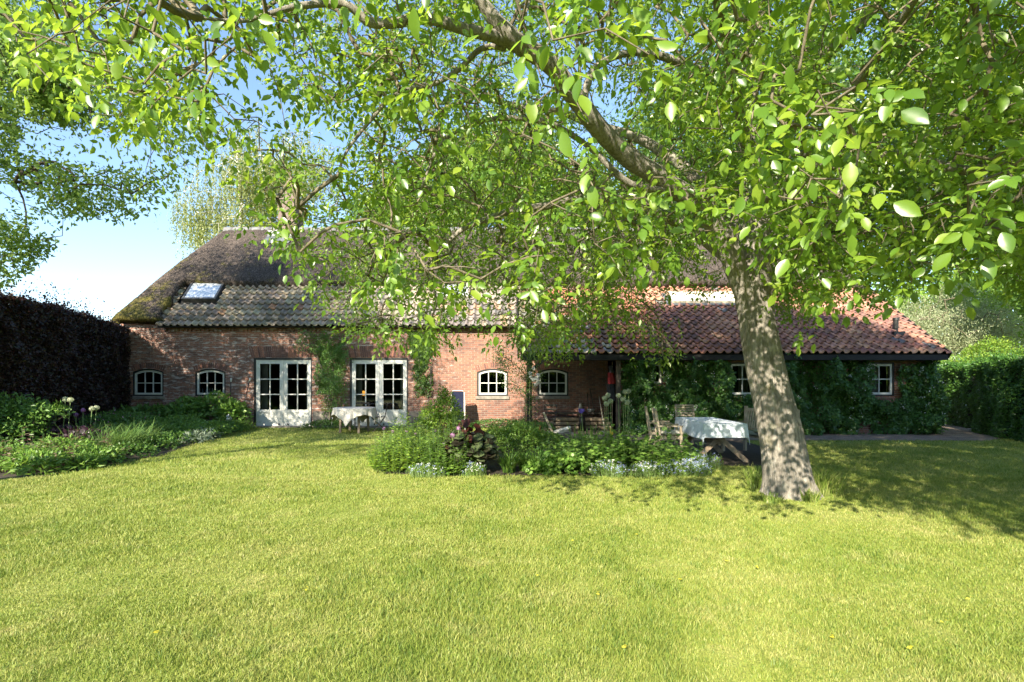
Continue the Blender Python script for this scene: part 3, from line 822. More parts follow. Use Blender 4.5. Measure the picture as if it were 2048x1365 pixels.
# ---------------- thatch
def smin(a, b, k=.45):
    h = np.clip(.5 + .5 * (b - a) / k, 0, 1)
    return b * (1 - h) + a * h - k * h * (1 - h)
def thatch_z(x, y):
    fr1 = 5.12 + (y - 17.68) * 1.02
    fr2 = 3.62 + (y - 16.38) * 1.155
    front = np.minimum(fr1 + .02, np.where(y < 17.68, fr2, fr1))
    back = 7.66 - (y - 20.15) * 1.02
    lend = 3.62 + (x + 12.88) * 2.55
    rend = 3.4 + (13.1 - x) * 1.7
    z = smin(smin(front, back, .35), smin(lend, rend, .2), .55)
    return z
def build_thatch():
    xs = np.arange(-12.88, 12.81, .045); ys = np.arange(16.38, 24.0, .05)
    Xg, Yg = np.meshgrid(xs, ys)
    Z = thatch_z(Xg, Yg)
    Z = Z - .10 * np.exp(-((Yg - 17.66) / .05) ** 2) * (Xg > -11.3)
    Z = Z - .09 * np.exp(-np.abs(Yg - 16.38) / .05)
    Z += .035 * np.sin(Xg * 1.1 + .6 * Yg) * np.sin(Yg * 1.3) + rng.normal(size=Z.shape) * .012
    ny, nx = Xg.shape
    V = np.stack([Xg, Yg, Z], -1).reshape(-1, 3)
    i, j = np.meshgrid(np.arange(nx - 1), np.arange(ny - 1))
    cx = xs[i] + .02; cy = ys[j] + .02
    edge = -11.40 + .30 * np.clip((17.66 - cy) / .35, 0, 1) * 0 + .12 * np.exp(-((cy - 17.62) / .12) ** 2)
    keep = ~((cx > edge) & (cy < 17.64)) & (Z[j, i] > 2.9)
    a = (j * nx + i)[keep]
    F = np.stack([a, a + 1, a + nx + 1, a + nx], 1)
    used = np.unique(F); mp = np.zeros(len(V), int); mp[used] = np.arange(len(used))
    o = npmesh('thatch_roof', V[used], [mp[F]], M['thatch'], house, smooth=True)
    s = o.modifiers.new('s', 'SOLIDIFY'); s.thickness = .27; s.offset = -1
    # loose reed ends along the surface
    n = 60000
    x = rng.uniform(-12.8, 12.6, n); y = rng.uniform(16.4, 20.1, n)
    ok = ~((x > -11.38) & (y < 17.64)); x, y = x[ok], y[ok]
    z = thatch_z(x, y) + .035 * np.sin(x * 1.1 + .6 * y) * np.sin(y * 1.3)
    pos = np.stack([x, y, z], 1); dn = np.tile([[0, -.62, -.52]], (len(x), 1)) + rv(len(x), .22) + np.array([0, 0, .10])
    g = leafgeo(pos, dn, np.tile([[0, -.7, .7]], (len(x), 1)) + rv(len(x), .4), rng.uniform(.04, .10, len(x)), .009, 'quad')
    leafmesh('reed_end', [g], M['reed'], o)
M['reed'] = leafmat('reed_end', [(.05, .042, .036), (.13, .11, .095), (.26, .23, .20)], (.2, .17, .13), .1, .9, .1)
build_thatch()
r = MB(); x = -11.25
while x < 11.6:
    n = 12; L_ = .40; vs = []
    for xx, rr in ((x, .205), (x + L_, .185)):
        for k in range(n + 1):
            a = math.pi * (k / n * 1.25 - .125)
            vs.append((xx, 20.15 + rr * 1.15 * math.cos(a), 7.40 + rr * math.sin(a)))
    r.add(vs, [(k, k+1, n+1+k+1, n+1+k) for k in range(n)]); x += .37
o = r.build('ridge', M['ridge'], house, True); s = o.modifiers.new('s', 'SOLIDIFY'); s.thickness = .02
c = MB(); cx = X_(555)
cx0, cx1 = (555-1024)/1024*19.75, (588-1024)/1024*19.75
c.box(cx0, cx1, 19.75, 20.65, 6.6, 8.55); c.box(cx0 - .04, cx1 + .04, 19.71, 20.69, 8.55, 8.68); c.box(cx0+.02, cx1-.02, 19.78, 20.62, 8.68, 8.78)
for i in range(2): c.tube([(cx0 + .2 + i*.28, 20.2, 8.78), (cx0 + .2 + i*.28, 20.2, 9.02)], [.10, .09], 12)
ch = c.build('chimney', M['chim'], house)
c = MB(); c.box(cx0 - .30, cx1 + .10, 19.58, 19.75, 7.05, 7.32); c.add([(cx0 - .35, 19.2, 6.72), (cx1 + .02, 19.2, 6.72), (cx1 + .1, 19.745, 7.28), (cx0 - .3, 19.745, 7.28)], [(0, 1, 2, 3)])
c.build('flashing', M['lead'], ch)
c = MB(); c.tube([((1335-1024)/1024*20.15, 20.15, 7.5), ((1335-1024)/1024*20.15, 20.15, 7.85)], .09, 10); c.build('vent_pipe', M['metal'], house, True)

# ---------------- skylights
def on(A, B, y): return A[1] + (B[1]-A[1]) * (y - A[0]) / (B[0]-A[0])
def skylight(x0, x1, y0, y1, A, B, frame, glass, name='skylight', h=.10, fw=.07):
    d = Vector((0, B[0]-A[0], B[1]-A[1])).normalized(); n = Vector((0, -d.z, d.y))
    o0 = Vector((x0, y0, on(A, B, y0))); Ls = (y1 - y0) / d.y
    Mx = Matrix((Vector((1, 0, 0)), d, n)).transposed().to_4x4(); Mx.translation = o0
    f = MB(); W_ = x1 - x0
    f.box(0, W_, 0, fw, -.05, h, Mx); f.box(0, W_, Ls - fw, Ls, -.05, h, Mx); f.box(0, fw, fw, Ls - fw, -.05, h - .002, Mx); f.box(W_ - fw, W_, fw, Ls - fw, -.05, h - .002, Mx)
    o = f.build(name, frame, house)
    g = MB(); g.box(fw, W_ - fw, fw, Ls - fw, 0, h - .02, Mx); g.build('pane', glass, o)
    return o, Mx, W_, Ls
skylight(-11.10, -9.95, 17.27, 17.90, TA, TB, M['greym_dark'] if 'greym_dark' in M else M['metal'], M['skyglass'], h=.14)
skylight(-2.46, -1.48, 17.38, 17.88, TA, TB, M['white'], M['skyglass'], h=.12)
o, Mx, W_, Ls = skylight(5.28, 7.95, 16.88, 17.44, LA, LB, M['cream'], M['cream'], name='roof_hatch', h=.13)
f = MB(); f.box(-.28, W_ + .2, -.14, .0, .045, .065, Mx); f.box(-.3, 0, -.05, Ls, .05, .07, Mx); f.build('flashing', M['lead'], o)
# black flue pipe on the lean-to roof
f = MB(); px = (1790-1024)/1024*15.4; zz = on(LA, LB, 15.4)
f.tube([(px, 15.4, zz - .05), (px, 15.4, zz + .10), (px, 15.38, zz + .14), (px - .0, 15.36, zz + .42)], [.10, .075, .07, .07], 14)
f.tube([(px, 15.36, zz + .36), (px, 15.36, zz + .45)], .088, 14)
f.box(px - .16, px + .16, 15.2, 15.62, zz - .14, zz + .02, None); f.build('flue_pipe', M['black'], house)

# ---------------- lean-to walls
YL = 14.9
def XL(px): return (px - 1024) / 1024 * YL
lops = [(XL(1301), XL(1326), 1.42, 2.08, 0), (XL(1459), XL(1513), 1.10, 2.08, 0), (XL(1732), XL(1789), 1.10, 2.08, 0)]
w = MB(); wall_open(w, 3.14, 12.3, 0, 2.35, YL, lops, rev=.12)
w.add([(3.14, YL, 0), (3.14, YL, 2.5), (3.14, 16.8, 3.9), (3.14, 16.8, 0)], [(0, 1, 2, 3), (3, 2, 1, 0)])
w.add([(12.3, YL, 0), (12.3, 16.79, 0), (12.3, 16.79, 3.95), (12.3, YL, 2.55)], [(0, 1, 2, 3)])
w.build('lean_to_wall', M['brick_lean'], house)
w = MB(); wall_open(w, 3.3, 12.2, 0, 2.35, YL + .22, lops, rev=-.10)
w.box(3.3, 12.2, 16.7, 16.75, 0, 2.6); w.box(3.3, 12.2, YL + .22, 16.7, 2.352, 2.38); w.box(3.3, 12.2, YL + .22, 16.7, .004, .02)
w.build('lean_to_room', M['plaster'], house)
for i, (a, b, c_, d, e) in enumerate(lops):
    window(a + .045, b - .045, c_ + .045, d - .045, 0, YL, 1 if i == 0 else 2, 2, sill=False)
n = 16
for cx0_ in (XL(1759), XL(1490)):
    c = MB(); vs = []
    for k in range(n + 1):
        xx = cx0_ + .30 * k / n; yy = YL + .45 + .03 * math.sin(k * 1.7); vs += [(xx, yy, .9), (xx, yy, 2.1)]
    c.add(vs, [(2*k, 2*k+2, 2*k+3, 2*k+1) for k in range(n)])
    c.build('curtain', M['linen'], house)
# wall lamp by the corner
wl = empty('wall_lamp', (12.22, YL, 1.98), 0, 'small white wall lamp under the eaves at the lean-to corner', 'lamp')
MB().tube([(0, -.10, -.10), (0, -.10, .10)], [.05, .035], 12).build('lamp_shade', M['white'], wl, True); MB().box(-.03, .03, -.08, 0, -.03, .03).build('bracket', M['metal'], wl)
# porch posts and beam
po = MB(); po.box(.42, .56, 14.38, 14.52, 0, 2.26); po.build('porch_post', M['tar'], house, bevel=.01)
po = MB(); po.box(2.98, 3.10, 14.60, 14.72, 0, 2.26); po.build('porch_post', M['teak_dark'], house, bevel=.01)
po = MB(); po.bar((.49, 14.45, 1.8), (1.0, 14.45, 2.2), .08, .08); po.build('brace', M['tar'], house)
# iron wall anchor rod and small lath
po = MB(); po.tube([(X_(862), YW - .02, 2.3), (X_(862), YW - .02, 3.2)], .012, 8); po.box(X_(862) - .03, X_(862) + .03, YW - .05, YW - .003, 1.42, 1.98); po.build('wall_anchor', M['teak_dark'], house)
# ------------------------------------------------------------------ walnut tree
def proj(P):
    return 1024 + P[:, 0] / P[:, 1] * 1024, 765 - (P[:, 2] - 1.5) / P[:, 1] * 1024
walnut = empty('walnut_tree', (3.7, 6.83, 0), 0, 'big old walnut tree with leaning pale trunk growing on the lawn', 'tree')
OFF = np.array([3.7, 6.83, 0])
LIMBS = {  # (px, py, depth, radius) along each limb
 'trunk': [(1583, 1010, 6.83, .39), (1582, 985, 6.83, .36), (1577, 950, 6.83, .335), (1567, 880, 6.85, .318), (1551, 800, 6.9, .293), (1533, 720, 6.95, .278), (1520, 650, 7.0, .265), (1509, 590, 7.0, .25), (1506, 545, 7.0, .215)],
 'left': [(1516, 650, 7.0, .18), (1488, 575, 6.95, .17), (1462, 510, 6.9, .175), (1432, 450, 6.8, .165), (1395, 402, 6.6, .155), (1330, 362, 6.35, .145), (1255, 318, 6.1, .135), (1205, 262, 5.8, .127), (1160, 205, 5.5, .120), (1105, 140, 5.2, .112), (1045, 98, 4.95, .105), (1010, 60, 4.8, .085), (972, 10, 4.7, .072), (930, -60, 4.6, .055), (860, -160, 4.5, .03)],
 'left_a': [(1040, 95, 4.95, .075), (985, 72, 4.8, .068), (920, 55, 4.6, .060), (850, 38, 4.5, .055), (780, 44, 4.4, .050), (735, 40, 4.35, .045), (690, 8, 4.25, .038), (600, 12, 4.1, .030), (500, 40, 3.9, .020), (400, 30, 3.7, .012)],
 'left_b': [(1012, 97, 4.95, .035), (960, 100, 4.95, .032), (915, 140, 4.9, .029), (870, 172, 4.85, .027), (790, 195, 4.75, .023), (735, 240, 4.65, .019), (700, 290, 4.6, .015), (675, 350, 4.5, .011)],
 'left_c': [(1165, 230, 5.6, .05), (1190, 140, 5.7, .045), (1260, 108, 6.0, .042), (1340, 118, 6.3, .055), (1420, 150, 6.7, .06)],
 'low': [(1478, 540, 7.0, .08), (1400, 470, 7.3, .09), (1330, 430, 7.4, .08), (1240, 400, 7.3, .065), (1120, 405, 7.0, .055), (1000, 432, 6.7, .042), (930, 455, 6.5, .034), (880, 500, 6.4, .022), (850, 540, 6.3, .014)],
 'back': [(1503, 490, 7.15, .11), (1420, 380, 7.9, .10), (1300, 290, 8.3, .08), (1150, 235, 8.6, .06), (1020, 210, 8.7, .045), (900, 180, 8.8, .025)],
 'mid': [(1370, 380, 6.5, .05), (1260, 370, 6.1, .042), (1165, 280, 5.9, .03), (1070, 240, 5.7, .035), (960, 240, 5.5, .024), (880, 290, 5.3, .016), (840, 380, 5.2, .010)],
 'stem': [(1512, 600, 7.05, .21), (1506, 500, 7.15, .22), (1508, 400, 7.3, .20), (1500, 300, 7.4, .18), (1490, 200, 7.5, .165), (1500, 100, 7.6, .15), (1520, 0, 7.6, .13), (1530, -140, 7.6, .10), (1500, -300, 7.6, .05)],
 'right_a': [(1512, 470, 7.2, .12), (1570, 380, 7.1, .11), (1650, 320, 6.9, .095), (1740, 300, 6.7, .085), (1830, 320, 6.4, .072), (1930, 340, 6.1, .058), (2040, 325, 5.9, .045), (2200, 330, 5.7, .025)],
 'right_b': [(1495, 260, 7.5, .11), (1600, 150, 7.2, .10), (1720, 50, 6.8, .085), (1800, -40, 6.5, .07), (1980, -160, 6.2, .04)],
 'right_c': [(1900, -40, 6.3, .045), (1915, 20, 6.2, .042), (1960, 60, 6.1, .04), (2048, 88, 6.0, .036), (2160, 130, 5.8, .02)],
 'right_d': [(1515, 520, 7.1, .09), (1600, 470, 7.9, .09), (1720, 440, 8.8, .07), (1850, 440, 9.6, .05), (1980, 420, 10.2, .03)],
 'toward': [(1500, 330, 7.4, .10), (1480, 200, 6.4, .08), (1450, 60, 5.3, .06), (1400, -150, 4.3, .04), (1300, -500, 3.4, .02)],
 'toward_r': [(1510, 420, 7.2, .09), (1620, 300, 6.0, .06), (1750, 120, 4.8, .045), (1900, -100, 3.8, .03)],
}
mbl = MB(); limbpts = []; limbr = []
for k, pts in LIMBS.items():
    p, r = catmull([PP(a, b, d) for a, b, d, _ in pts], [q[3] for q in pts], 8 if k == 'trunk' else 6)
    if k == 'trunk':
        continue
    if k.startswith('left') or k.startswith('toward'): r = [v * .86 for v in r]
    # gnarled wobble
    q = [v + Vector((noise.noise(v*1.7), noise.noise(v*1.7 + Vector((9,0,0))), noise.noise(v*1.7 + Vector((0,9,0))))) * (.03 + .12 * ri) * (0 if i < 3 else 1) for i, (v, ri) in enumerate(zip(p, r))]
    q = [v - Vector(OFF) for v in q]
    mbl.tube(q, [ri * (1 + .10 * noise.noise(v * 6)) for v, ri in zip(q, r)], 14 if r[0] > .1 else 9)
    limbpts += [tuple(v + Vector(OFF)) for v in q]; limbr += r
mbl.build('limb', M['bark'], walnut, True)
# trunk: dense surface with ridges and root flare
def trunk_mesh(pts, rad, n=170, step=34, name='trunk', parent=None, mat=None, off=(0,0,0)):
    p, r = catmull(pts, rad, step); V = []; m = len(p)
    for i, c in enumerate(p):
        for k in range(n):
            a = 2 * math.pi * k / n; h = c.z
            fl = 1 + .22 * math.exp(-max(0, h) / .12) * (.45 + .55 * math.sin(a * 5 + .7) ** 2)
            lump = .03 * noise.noise(Vector((math.cos(a) * 1.3, math.sin(a) * 1.3, h * 1.4))) * 2
            rid = .011 * (1 - min(1, abs(noise.noise(Vector((math.cos(a) * 11, math.sin(a) * 11, h * 1.5 + .4 * noise.noise(Vector((h, a, 0))))))) * 5)) + .008 * noise.noise(Vector((math.cos(a) * 24, math.sin(a) * 24, h * 4)))
            rr = r[i] * fl * (1 + lump) - rid
            V.append((c.x + rr * math.cos(a) - off[0], c.y + rr * math.sin(a) - off[1], c.z - off[2]))
    F = [(i*n + k, i*n + (k+1) % n, (i+1)*n + (k+1) % n, (i+1)*n + k) for i in range(m-1) for k in range(n)]
    return npmesh(name, np.array(V), [np.array(F)], mat, parent, smooth=True)
tp = LIMBS['trunk']; tpts = [PP(a, b, d) for a, b, d, _ in tp]; tpts[0].z = -.15; tpts[1].z = .03
trunk_mesh([p_ - Vector((.035, 0, 0)) * min(1, max(0, p_.z)) for p_ in tpts], [q[3] * .88 for q in tp], parent=walnut, mat=M['bark'], off=OFF)

# crown outline in the picture (lower edge) and shade it may throw on the lawn
LOW = np.array([(-300, 60), (0, 110), (120, 190), (240, 330), (300, 390), (400, 350), (470, 420), (520, 570), (600, 600), (680, 670), (860, 690), (960, 655), (1040, 700), (1130, 720), (1250, 690), (1330, 735), (1420, 650), (1500, 600), (1580, 650), (1660, 640), (1760, 600), (1860, 560), (1950, 520), (2048, 600), (2500, 640)], float)
DEN = np.array([(-300, .35), (100, .40), (400, .5), (600, .55), (720, .95), (1100, 1.05), (1500, 1.1), (2048, 1.1), (2400, .8)], float)
GAPS = [(1400, 645, 85, 60, .06), (1250, 665, 100, 45, .30), (960, 615, 90, 45, .35), (800, 600, 70, 40, .5), (1660, 640, 90, 40, .35), (430, 370, 95, 110, .12), (300, 300, 120, 60, .4), (560, 140, 60, 50, .5), (330, 130, 50, 45, .5), (1690, 110, 60, 55, .1), (1715, 175, 50, 30, .15), (1250, 170, 70, 80, .45), (480, 190, 60, 90, .35), (620, 270, 50, 60, .4), (710, 260, 70, 60, .5), (1150, 320, 50, 30, .5), (1350, 60, 50, 60, .5), (500, 60, 45, 60, .5), (570, 420, 70, 60, .35),
        (1400, 590, 130, 60, .35), (1700, 590, 120, 50, .5), (1000, 500, 80, 40, .6), (1300, 560, 90, 60, .5), (640, 520, 70, 50, .45), (1340, 330, 60, 90, .5), (1180, 210, 50, 100, .45), (1240, 290, 60, 60, .4), (1440, 480, 45, 80, .25), (1090, 130, 60, 60, .4)]
def crown_extra():  # 'r' is unseen foliage added behind the viewer to shade the lawn
    out = []
    for (c, r, n, kind) in (((-2.9, 4.4, 4.6), (2.9, 1.9, 1.7), 600, 'l'), ((6.0, -.2, 5.0), (5.5, 3.6, 2.0), 4600, 'r')):
        P = np.zeros((0, 3))
        while len(P) < n:
            Q = np.array(c) + nrm(rv(6000)) * (rng.random(6000) ** .4)[:, None] * np.array(r)
            sx_, sy_ = Q[:, 0] + KX * Q[:, 2], Q[:, 1] + KY * Q[:, 2]
            if kind == 'l':
                px, py = proj(Q); ok = (Q[:, 1] > 2.6) & (py < np.interp(px, LOW[:, 0], LOW[:, 1]) + rng.normal(size=6000) * 12) & (sy_ > 9.6)
                for (gx, gy, rx, ry, k) in GAPS: ok &= ~((((px - gx) / rx) ** 2 + ((py - gy) / ry) ** 2 < 1) & (rng.random(6000) > k))
            else:
                ok = (Q[:, 2] > 3.0) & (Q[:, 1] < .9) & (sy_ > np.interp(sx_, [2, 4.4, 4.7, 5.2, 9], [9, 7.4, 4.9, 4.5, 4.2]))
            P = np.concatenate([P, Q[ok]])
        out.append(P[:n])
    return np.concatenate(out)
def crown_points(n):
    out = []
    while sum(map(len, out)) < n:
        m = 60000
        P = np.stack([rng.uniform(-5, 11, m), rng.uniform(1.0, 13.5, m), rng.uniform(2.0, 9.6, m)], 1)
        c = np.array([2.9, 6.6, 4.4])
        d = np.sqrt(((P[:, 0] - c[0]) / 7.3) ** 2 + ((P[:, 1] - c[1]) / 6.2) ** 2 + ((P[:, 2] - c[2]) / 5.0) ** 2)
        ok = (d < 1) & (rng.random(m) < .45 + .55 * d ** 2)
        P, d = P[ok], d[ok]
        px, py = proj(P)
        lo = np.interp(px, LOW[:, 0], LOW[:, 1])
        ok = py < lo + rng.normal(size=len(P)) * 14 - 10
        ok &= (P[:, 1] > 1.75) | (P[:, 2] > 3.6)
        # hanging leaves near the viewer only in the bright tufts
        near = (P[:, 1] < 3.1) & (py > -60)
        bigleaf = (((px - 1600) / 230) ** 2 + ((py - 330) / 190) ** 2 < 1) | (((px - 1130) / 170) ** 2 + ((py + 10) / 110) ** 2 < 1) | (((px - 1960) / 120) ** 2 + ((py - 430) / 130) ** 2 < 1) | ((px < 520) & (py < 180))
        ok &= ~near | (bigleaf & (rng.random(len(P)) < .5))
        mid = (P[:, 1] >= 3.1) & (P[:, 1] < 4.6) & (px > 560) & (py > -40)
        ok &= ~mid | (rng.random(len(P)) < np.where(px > 1250, .8, .42))
        ok &= rng.random(len(P)) < np.interp(px, DEN[:, 0], DEN[:, 1])
        ok &= ~((px < 560) & (P[:, 1] > 6.5) & (py > -50))
        ok &= ~((py < -60) & (P[:, 0] < 3.5) & (P[:, 1] < 6.0) & (rng.random(len(P)) > .45))
        # bare look at the big limb: little foliage in front of it
        for (gx, gy, rx, ry, k) in GAPS:
            ok &= ~((((px - gx) / rx) ** 2 + ((py - gy) / ry) ** 2 < 1) & (rng.random(len(P)) > k))
        lx = np.array([1480, 1432, 1340, 1255, 1205, 1160, 1105, 1045, 1010]); ly = np.array([560, 450, 365, 318, 262, 205, 140, 98, 60])
        dm = np.min(np.hypot(px[:, None] - lx, py[:, None] - ly), 1)
        ok &= ~((dm < 38) & (P[:, 1] < 6.9) & (rng.random(len(P)) > .22))
        tr = (px > 1470) & (px < 1590) & (py > 520) & (P[:, 1] < 7.2)
        ok &= ~(tr & (rng.random(len(P)) > .30))
        # sunlit lawn
        sx_, sy_ = P[:, 0] + KX * P[:, 2], P[:, 1] + KY * P[:, 2]
        edge = np.interp(sx_, [-8, -4.4, -2.4, -1.8, -.6, .4, 1.5, 2.6, 3.4, 4.2, 4.6, 5.2, 9], [10.2, 9.5, 9.9, 11.5, 11.0, 6.2, 5.9, 6.3, 7.4, 7.0, 5.0, 4.5, 4.2])
        ok &= sy_ > edge
        # sunlit strip on the upper lean-to roof and sun patches on the bed and wall
        rt = (17.3 - P[:, 1]) / KY; rx_, rz_ = P[:, 0] + KX * rt, P[:, 2] - rt
        ok &= ~((rx_ > 2.2) & (rx_ < 7.6) & (rz_ > 3.75) & (rng.random(len(P)) > .25))
        ok &= ~((sx_ > -2.6) & (sx_ < 3.2) & (sy_ > 8.0) & (sy_ < 11.6) & (rng.random(len(P)) > .62))
        out.append(P[ok])
    P = np.concatenate(out); return P[rng.permutation(len(P))[:n]]
CP = np.concatenate([crown_points(16500), crown_extra()]); CP = CP[rng.permutation(len(CP))]
BIG = []
for (pa, pb, qa, qb, ya, yb, m_) in ((1440, 1720, 170, 420, 2.0, 2.8, 24), (1040, 1300, -60, 120, 2.0, 2.8, 16), (1930, 2060, 330, 480, 2.2, 3.0, 10), (20, 420, -40, 170, 2.6, 3.4, 26), (1500, 1900, 400, 560, 3.2, 4.4, 14), (540, 640, 385, 465, 4.2, 5.2, 12)):
    Yq = rng.uniform(ya, yb, m_); pxq = rng.uniform(pa, pb, m_); pyq = rng.uniform(qa, qb, m_)
    BIG.append(np.stack([(pxq - 1024) / 1024 * Yq, Yq, 1.5 - (pyq - 765) / 1024 * Yq], 1))
BIG = np.concatenate(BIG)
# clump them
seeds = CP[:800]; 
d = np.array([np.argmin(np.sum((seeds - p) ** 2, 1)) for p in CP]); CP = CP + (seeds[d] - CP) * rng.uniform(.0, .45, (len(CP), 1))
CP = np.concatenate([CP, BIG])
nodes, par, n0, tips = grow(np.array(limbpts), CP, seg=.28, wob=.07, sag=.10)
wood('twig', nodes - OFF.astype(np.float32), par, n0, M['bark_twig'], walnut, r0=.0029, p=.40, rmax=.045, sides=4)
TP = nodes[tips].astype(float); Tdir = nrm(TP - nodes[par[tips]] + 1e-6)
dense_m = (TP[:, 0] > 1.6) & (TP[:, 2] > 3.0) & (TP[:, 1] > 3.2); nearm = TP[:, 1] < 5.5; vnear = (TP[:, 1] < 3.6) & (TP[:, 1] > 1.0)
def walnut_leaves(TP, Tdir, per=3, tm='walnut'):
    geos = []
    for c in range(per):
        n = len(TP)
        rd = nrm(Tdir * .55 + rv(n, .55) + np.array([0, 0, -.28])); rl = rng.uniform(.15, .29, n)
        sc = rng.uniform(.75, 1.25, n)
        up = nrm(np.array([-.25, -.45, .75]) + rv(n, .45)); side = nrm(np.cross(rd, up)); rc = rng.random(n)
        keep = rng.random(n) < (.95 if c < 2 else .6)
        for (t, s, L) in ((.38, -1, .068), (.42, 1, .070), (.68, -1, .090), (.72, 1, .092), (1.0, 0, .118)):
            P = TP + rd * (rl * t)[:, None] + np.array([0, 0, -.05]) * (t * t) * rl[:, None] / .2
            ax = nrm(rd * (.55 if s else 1) + side * s * .85 + rv(n, .16) + np.array([0, 0, -.30]))
            nor = nrm(up + rv(n, .28))
            L_ = L * .81 * sc * rng.uniform(.85, 1.15, n)
            r = np.clip(rc * .65 + rng.random(n) * .35, 0, 1)
            k = keep & (rng.random(n) < .96)
            geos.append(leafgeo(P[k], ax[k], nor[k], L_[k], L_[k] * .56, tm, r[k]))
    return geos
leafmesh('crown', [(V - OFF, p, r) for V, p, r in walnut_leaves(TP[vnear], Tdir[vnear], 3, 'fine') + walnut_leaves(TP[nearm & ~vnear], Tdir[nearm & ~vnear], 3) + walnut_leaves(TP[~nearm], Tdir[~nearm], 3, 'oval') + walnut_leaves(TP[dense_m], Tdir[dense_m], 2, 'oval')], M['walnut'], walnut)

# ------------------------------------------------------------------ other trees
def tree(name, base, blobs, nleaf, L, mat, bmat, label, n_attr=500, trunk_r=.2, templ='quad', weep=False, lead=None, group=None, seg=.5, r0=.006, asp=.6, shell=.55, accept=None, droop=.2, per=None):
    """blobs: (x,y,z,rx,ry,rz) in the garden"""
    off = np.array(base, float); t = empty(name, base, 0, label, 'tree', group)
    B = np.array(blobs, float); vol = B[:, 3] * B[:, 4] * B[:, 5]; pr = vol / vol.sum()
    def samp(n):
        which = rng.choice(len(B), n, p=pr); v = nrm(rv(n)); r = (shell + (1 - shell) * rng.random(n)) ** .8
        r = np.where(rng.random(n) < .25, rng.random(n) ** .5 * shell, r)
        P = B[which, :3] + v * r[:, None] * B[which, 3:6]
        return (P, v)
    A, _ = samp(n_attr)
    if accept is not None: A = A[accept(A)]
    top = B[np.argmax(B[:, 2]), :3] if lead is None else np.array(lead, float)
    tl = [Vector(base) + (Vector(top) - Vector(base)) * s + Vector((noise.noise(Vector((s*3, base[0], 0))), 0, 0)) * .3 * s for s in np.linspace(0, 1, 9)]
    lp = np.array([tuple(v) for v in tl])
    dense = np.concatenate([lp[i] + (lp[i+1] - lp[i]) * np.linspace(0, 1, 6)[:, None] for i in range(8)])
    dense = dense[dense[:, 2] > base[2] + .15 * (top[2] - base[2])]
    MB().tube([v - Vector(base) for v in tl], [trunk_r * (1.25 if i == 0 else 1) * (1 - .085 * i) for i in range(9)], 12).build('trunk', bmat, t, True)
    nodes, par, n0, tips = grow(dense, A, seg=seg, wob=.10, sag=.06)
    wood('bough', nodes - off, par, n0, bmat, t, r0=r0, p=.5, rmax=trunk_r * .6)
    TPp = nodes[tips].astype(float)
    k = nleaf // len(TPp) + 1
    spread = (per if per else .35) * (vol.sum() / len(TPp)) ** (1/3) * 1.4
    P = np.repeat(TPp, k, 0) ; n = len(P)
    if weep:
        dz = rng.random(n) ** 1.3 * weep; strand = np.repeat(rng.integers(0, 5, len(TPp) * k), 1)
        sh = np.repeat(rng.normal(size=(len(TPp), 5, 2)) * spread * .8, 1, 0)
        idx = np.repeat(np.arange(len(TPp)), k)
        P = P + np.concatenate([sh[idx, strand], -dz[:, None]], 1) + rv(n, .035)
        ax = rv(n, .35) + np.array([0, 0, -1.]); 
    else:
        P = P + rv(n, spread); ax = rv(n) + np.array([0, 0, -droop])
    cx = P - B[np.argmin(np.sum((P[:, None, :] - B[None, :, :3]) ** 2, 2), 1), :3] if n < 400000 else rv(n)
    nor = nrm(nrm(cx) * .6 + np.array([0, 0, .5]) + rv(n, .5))
    if accept is not None:
        kk = accept(P); P, ax, nor = P[kk], ax[kk], nor[kk]; n = len(P)
    g = leafgeo(P - off, ax, nor, L * rng.uniform(.7, 1.3, n), L * asp * rng.uniform(.8, 1.2, n), templ)
    leafmesh('crown', [g], mat, t)
    return t

# cherry plum above the copper hedge (small dark leaves, sky between)
def acc_plum(P):
    px, py = proj(P)
    lo = np.interp(px, [-900, -100, 0, 60, 110, 160, 200, 260, 330, 380, 430], [700, 640, 590, 545, 500, 430, 440, 455, 400, 370, 250])
    hole = ((px > 40) & (px < 330) & (np.abs(py - 290 - (px - 150) * .12) < 36)) | ((px > 60) & (px < 240) & (np.abs(py - 455 - (px - 100) * .1) < 20)) | ((px - 10) ** 2 / 3600 + (py - 400) ** 2 / 900 < 1)
    return (py < lo + rng.normal(size=len(P)) * 8) & ~(hole & (rng.random(len(P)) > .22)) & (px < 440) & (P[:, 0] < -4.3) & ~((px > -40) & (px < 230) & (py > 575))
tree('plum_tree', (-12.8, 11.2, 0), [(-11.2, 10.2, 6.2, 3.2, 2.6, 2.2), (-8.6, 9.6, 6.9, 2.2, 2.0, 1.8), (-8.2, 9.8, 4.9, 1.9, 1.4, .55), (-9.5, 10.0, 4.0, 1.6, 1.3, .8), (-9.4, 9.8, 4.3, 1.3, 1.0, .9), (-8.2, 9.6, 5.0, 1.4, 1.0, .6), (-9.2, 9.8, 3.6, 1.0, .9, .5), (-10.3, 9.8, 8.2, 3.4, 2.4, 1.6), (-7.0, 9.4, 5.6, 1.3, 1.2, .8), (-13.6, 9.6, 7.2, 3.2, 2.8, 2.8), (-12.5, 10.0, 10.2, 3.5, 3, 2), (-6.6, 9.4, 6.6, 1.0, 1.2, .9)],
     75000, .098, M['plum'], M['bark_dark'], 'dark leaved fruit tree spreading over the copper beech hedge', 1500, .18, 'oval', seg=.35, r0=.0035, accept=acc_plum, lead=(-11.5, 10.2, 7.5), shell=.2, per=.42)
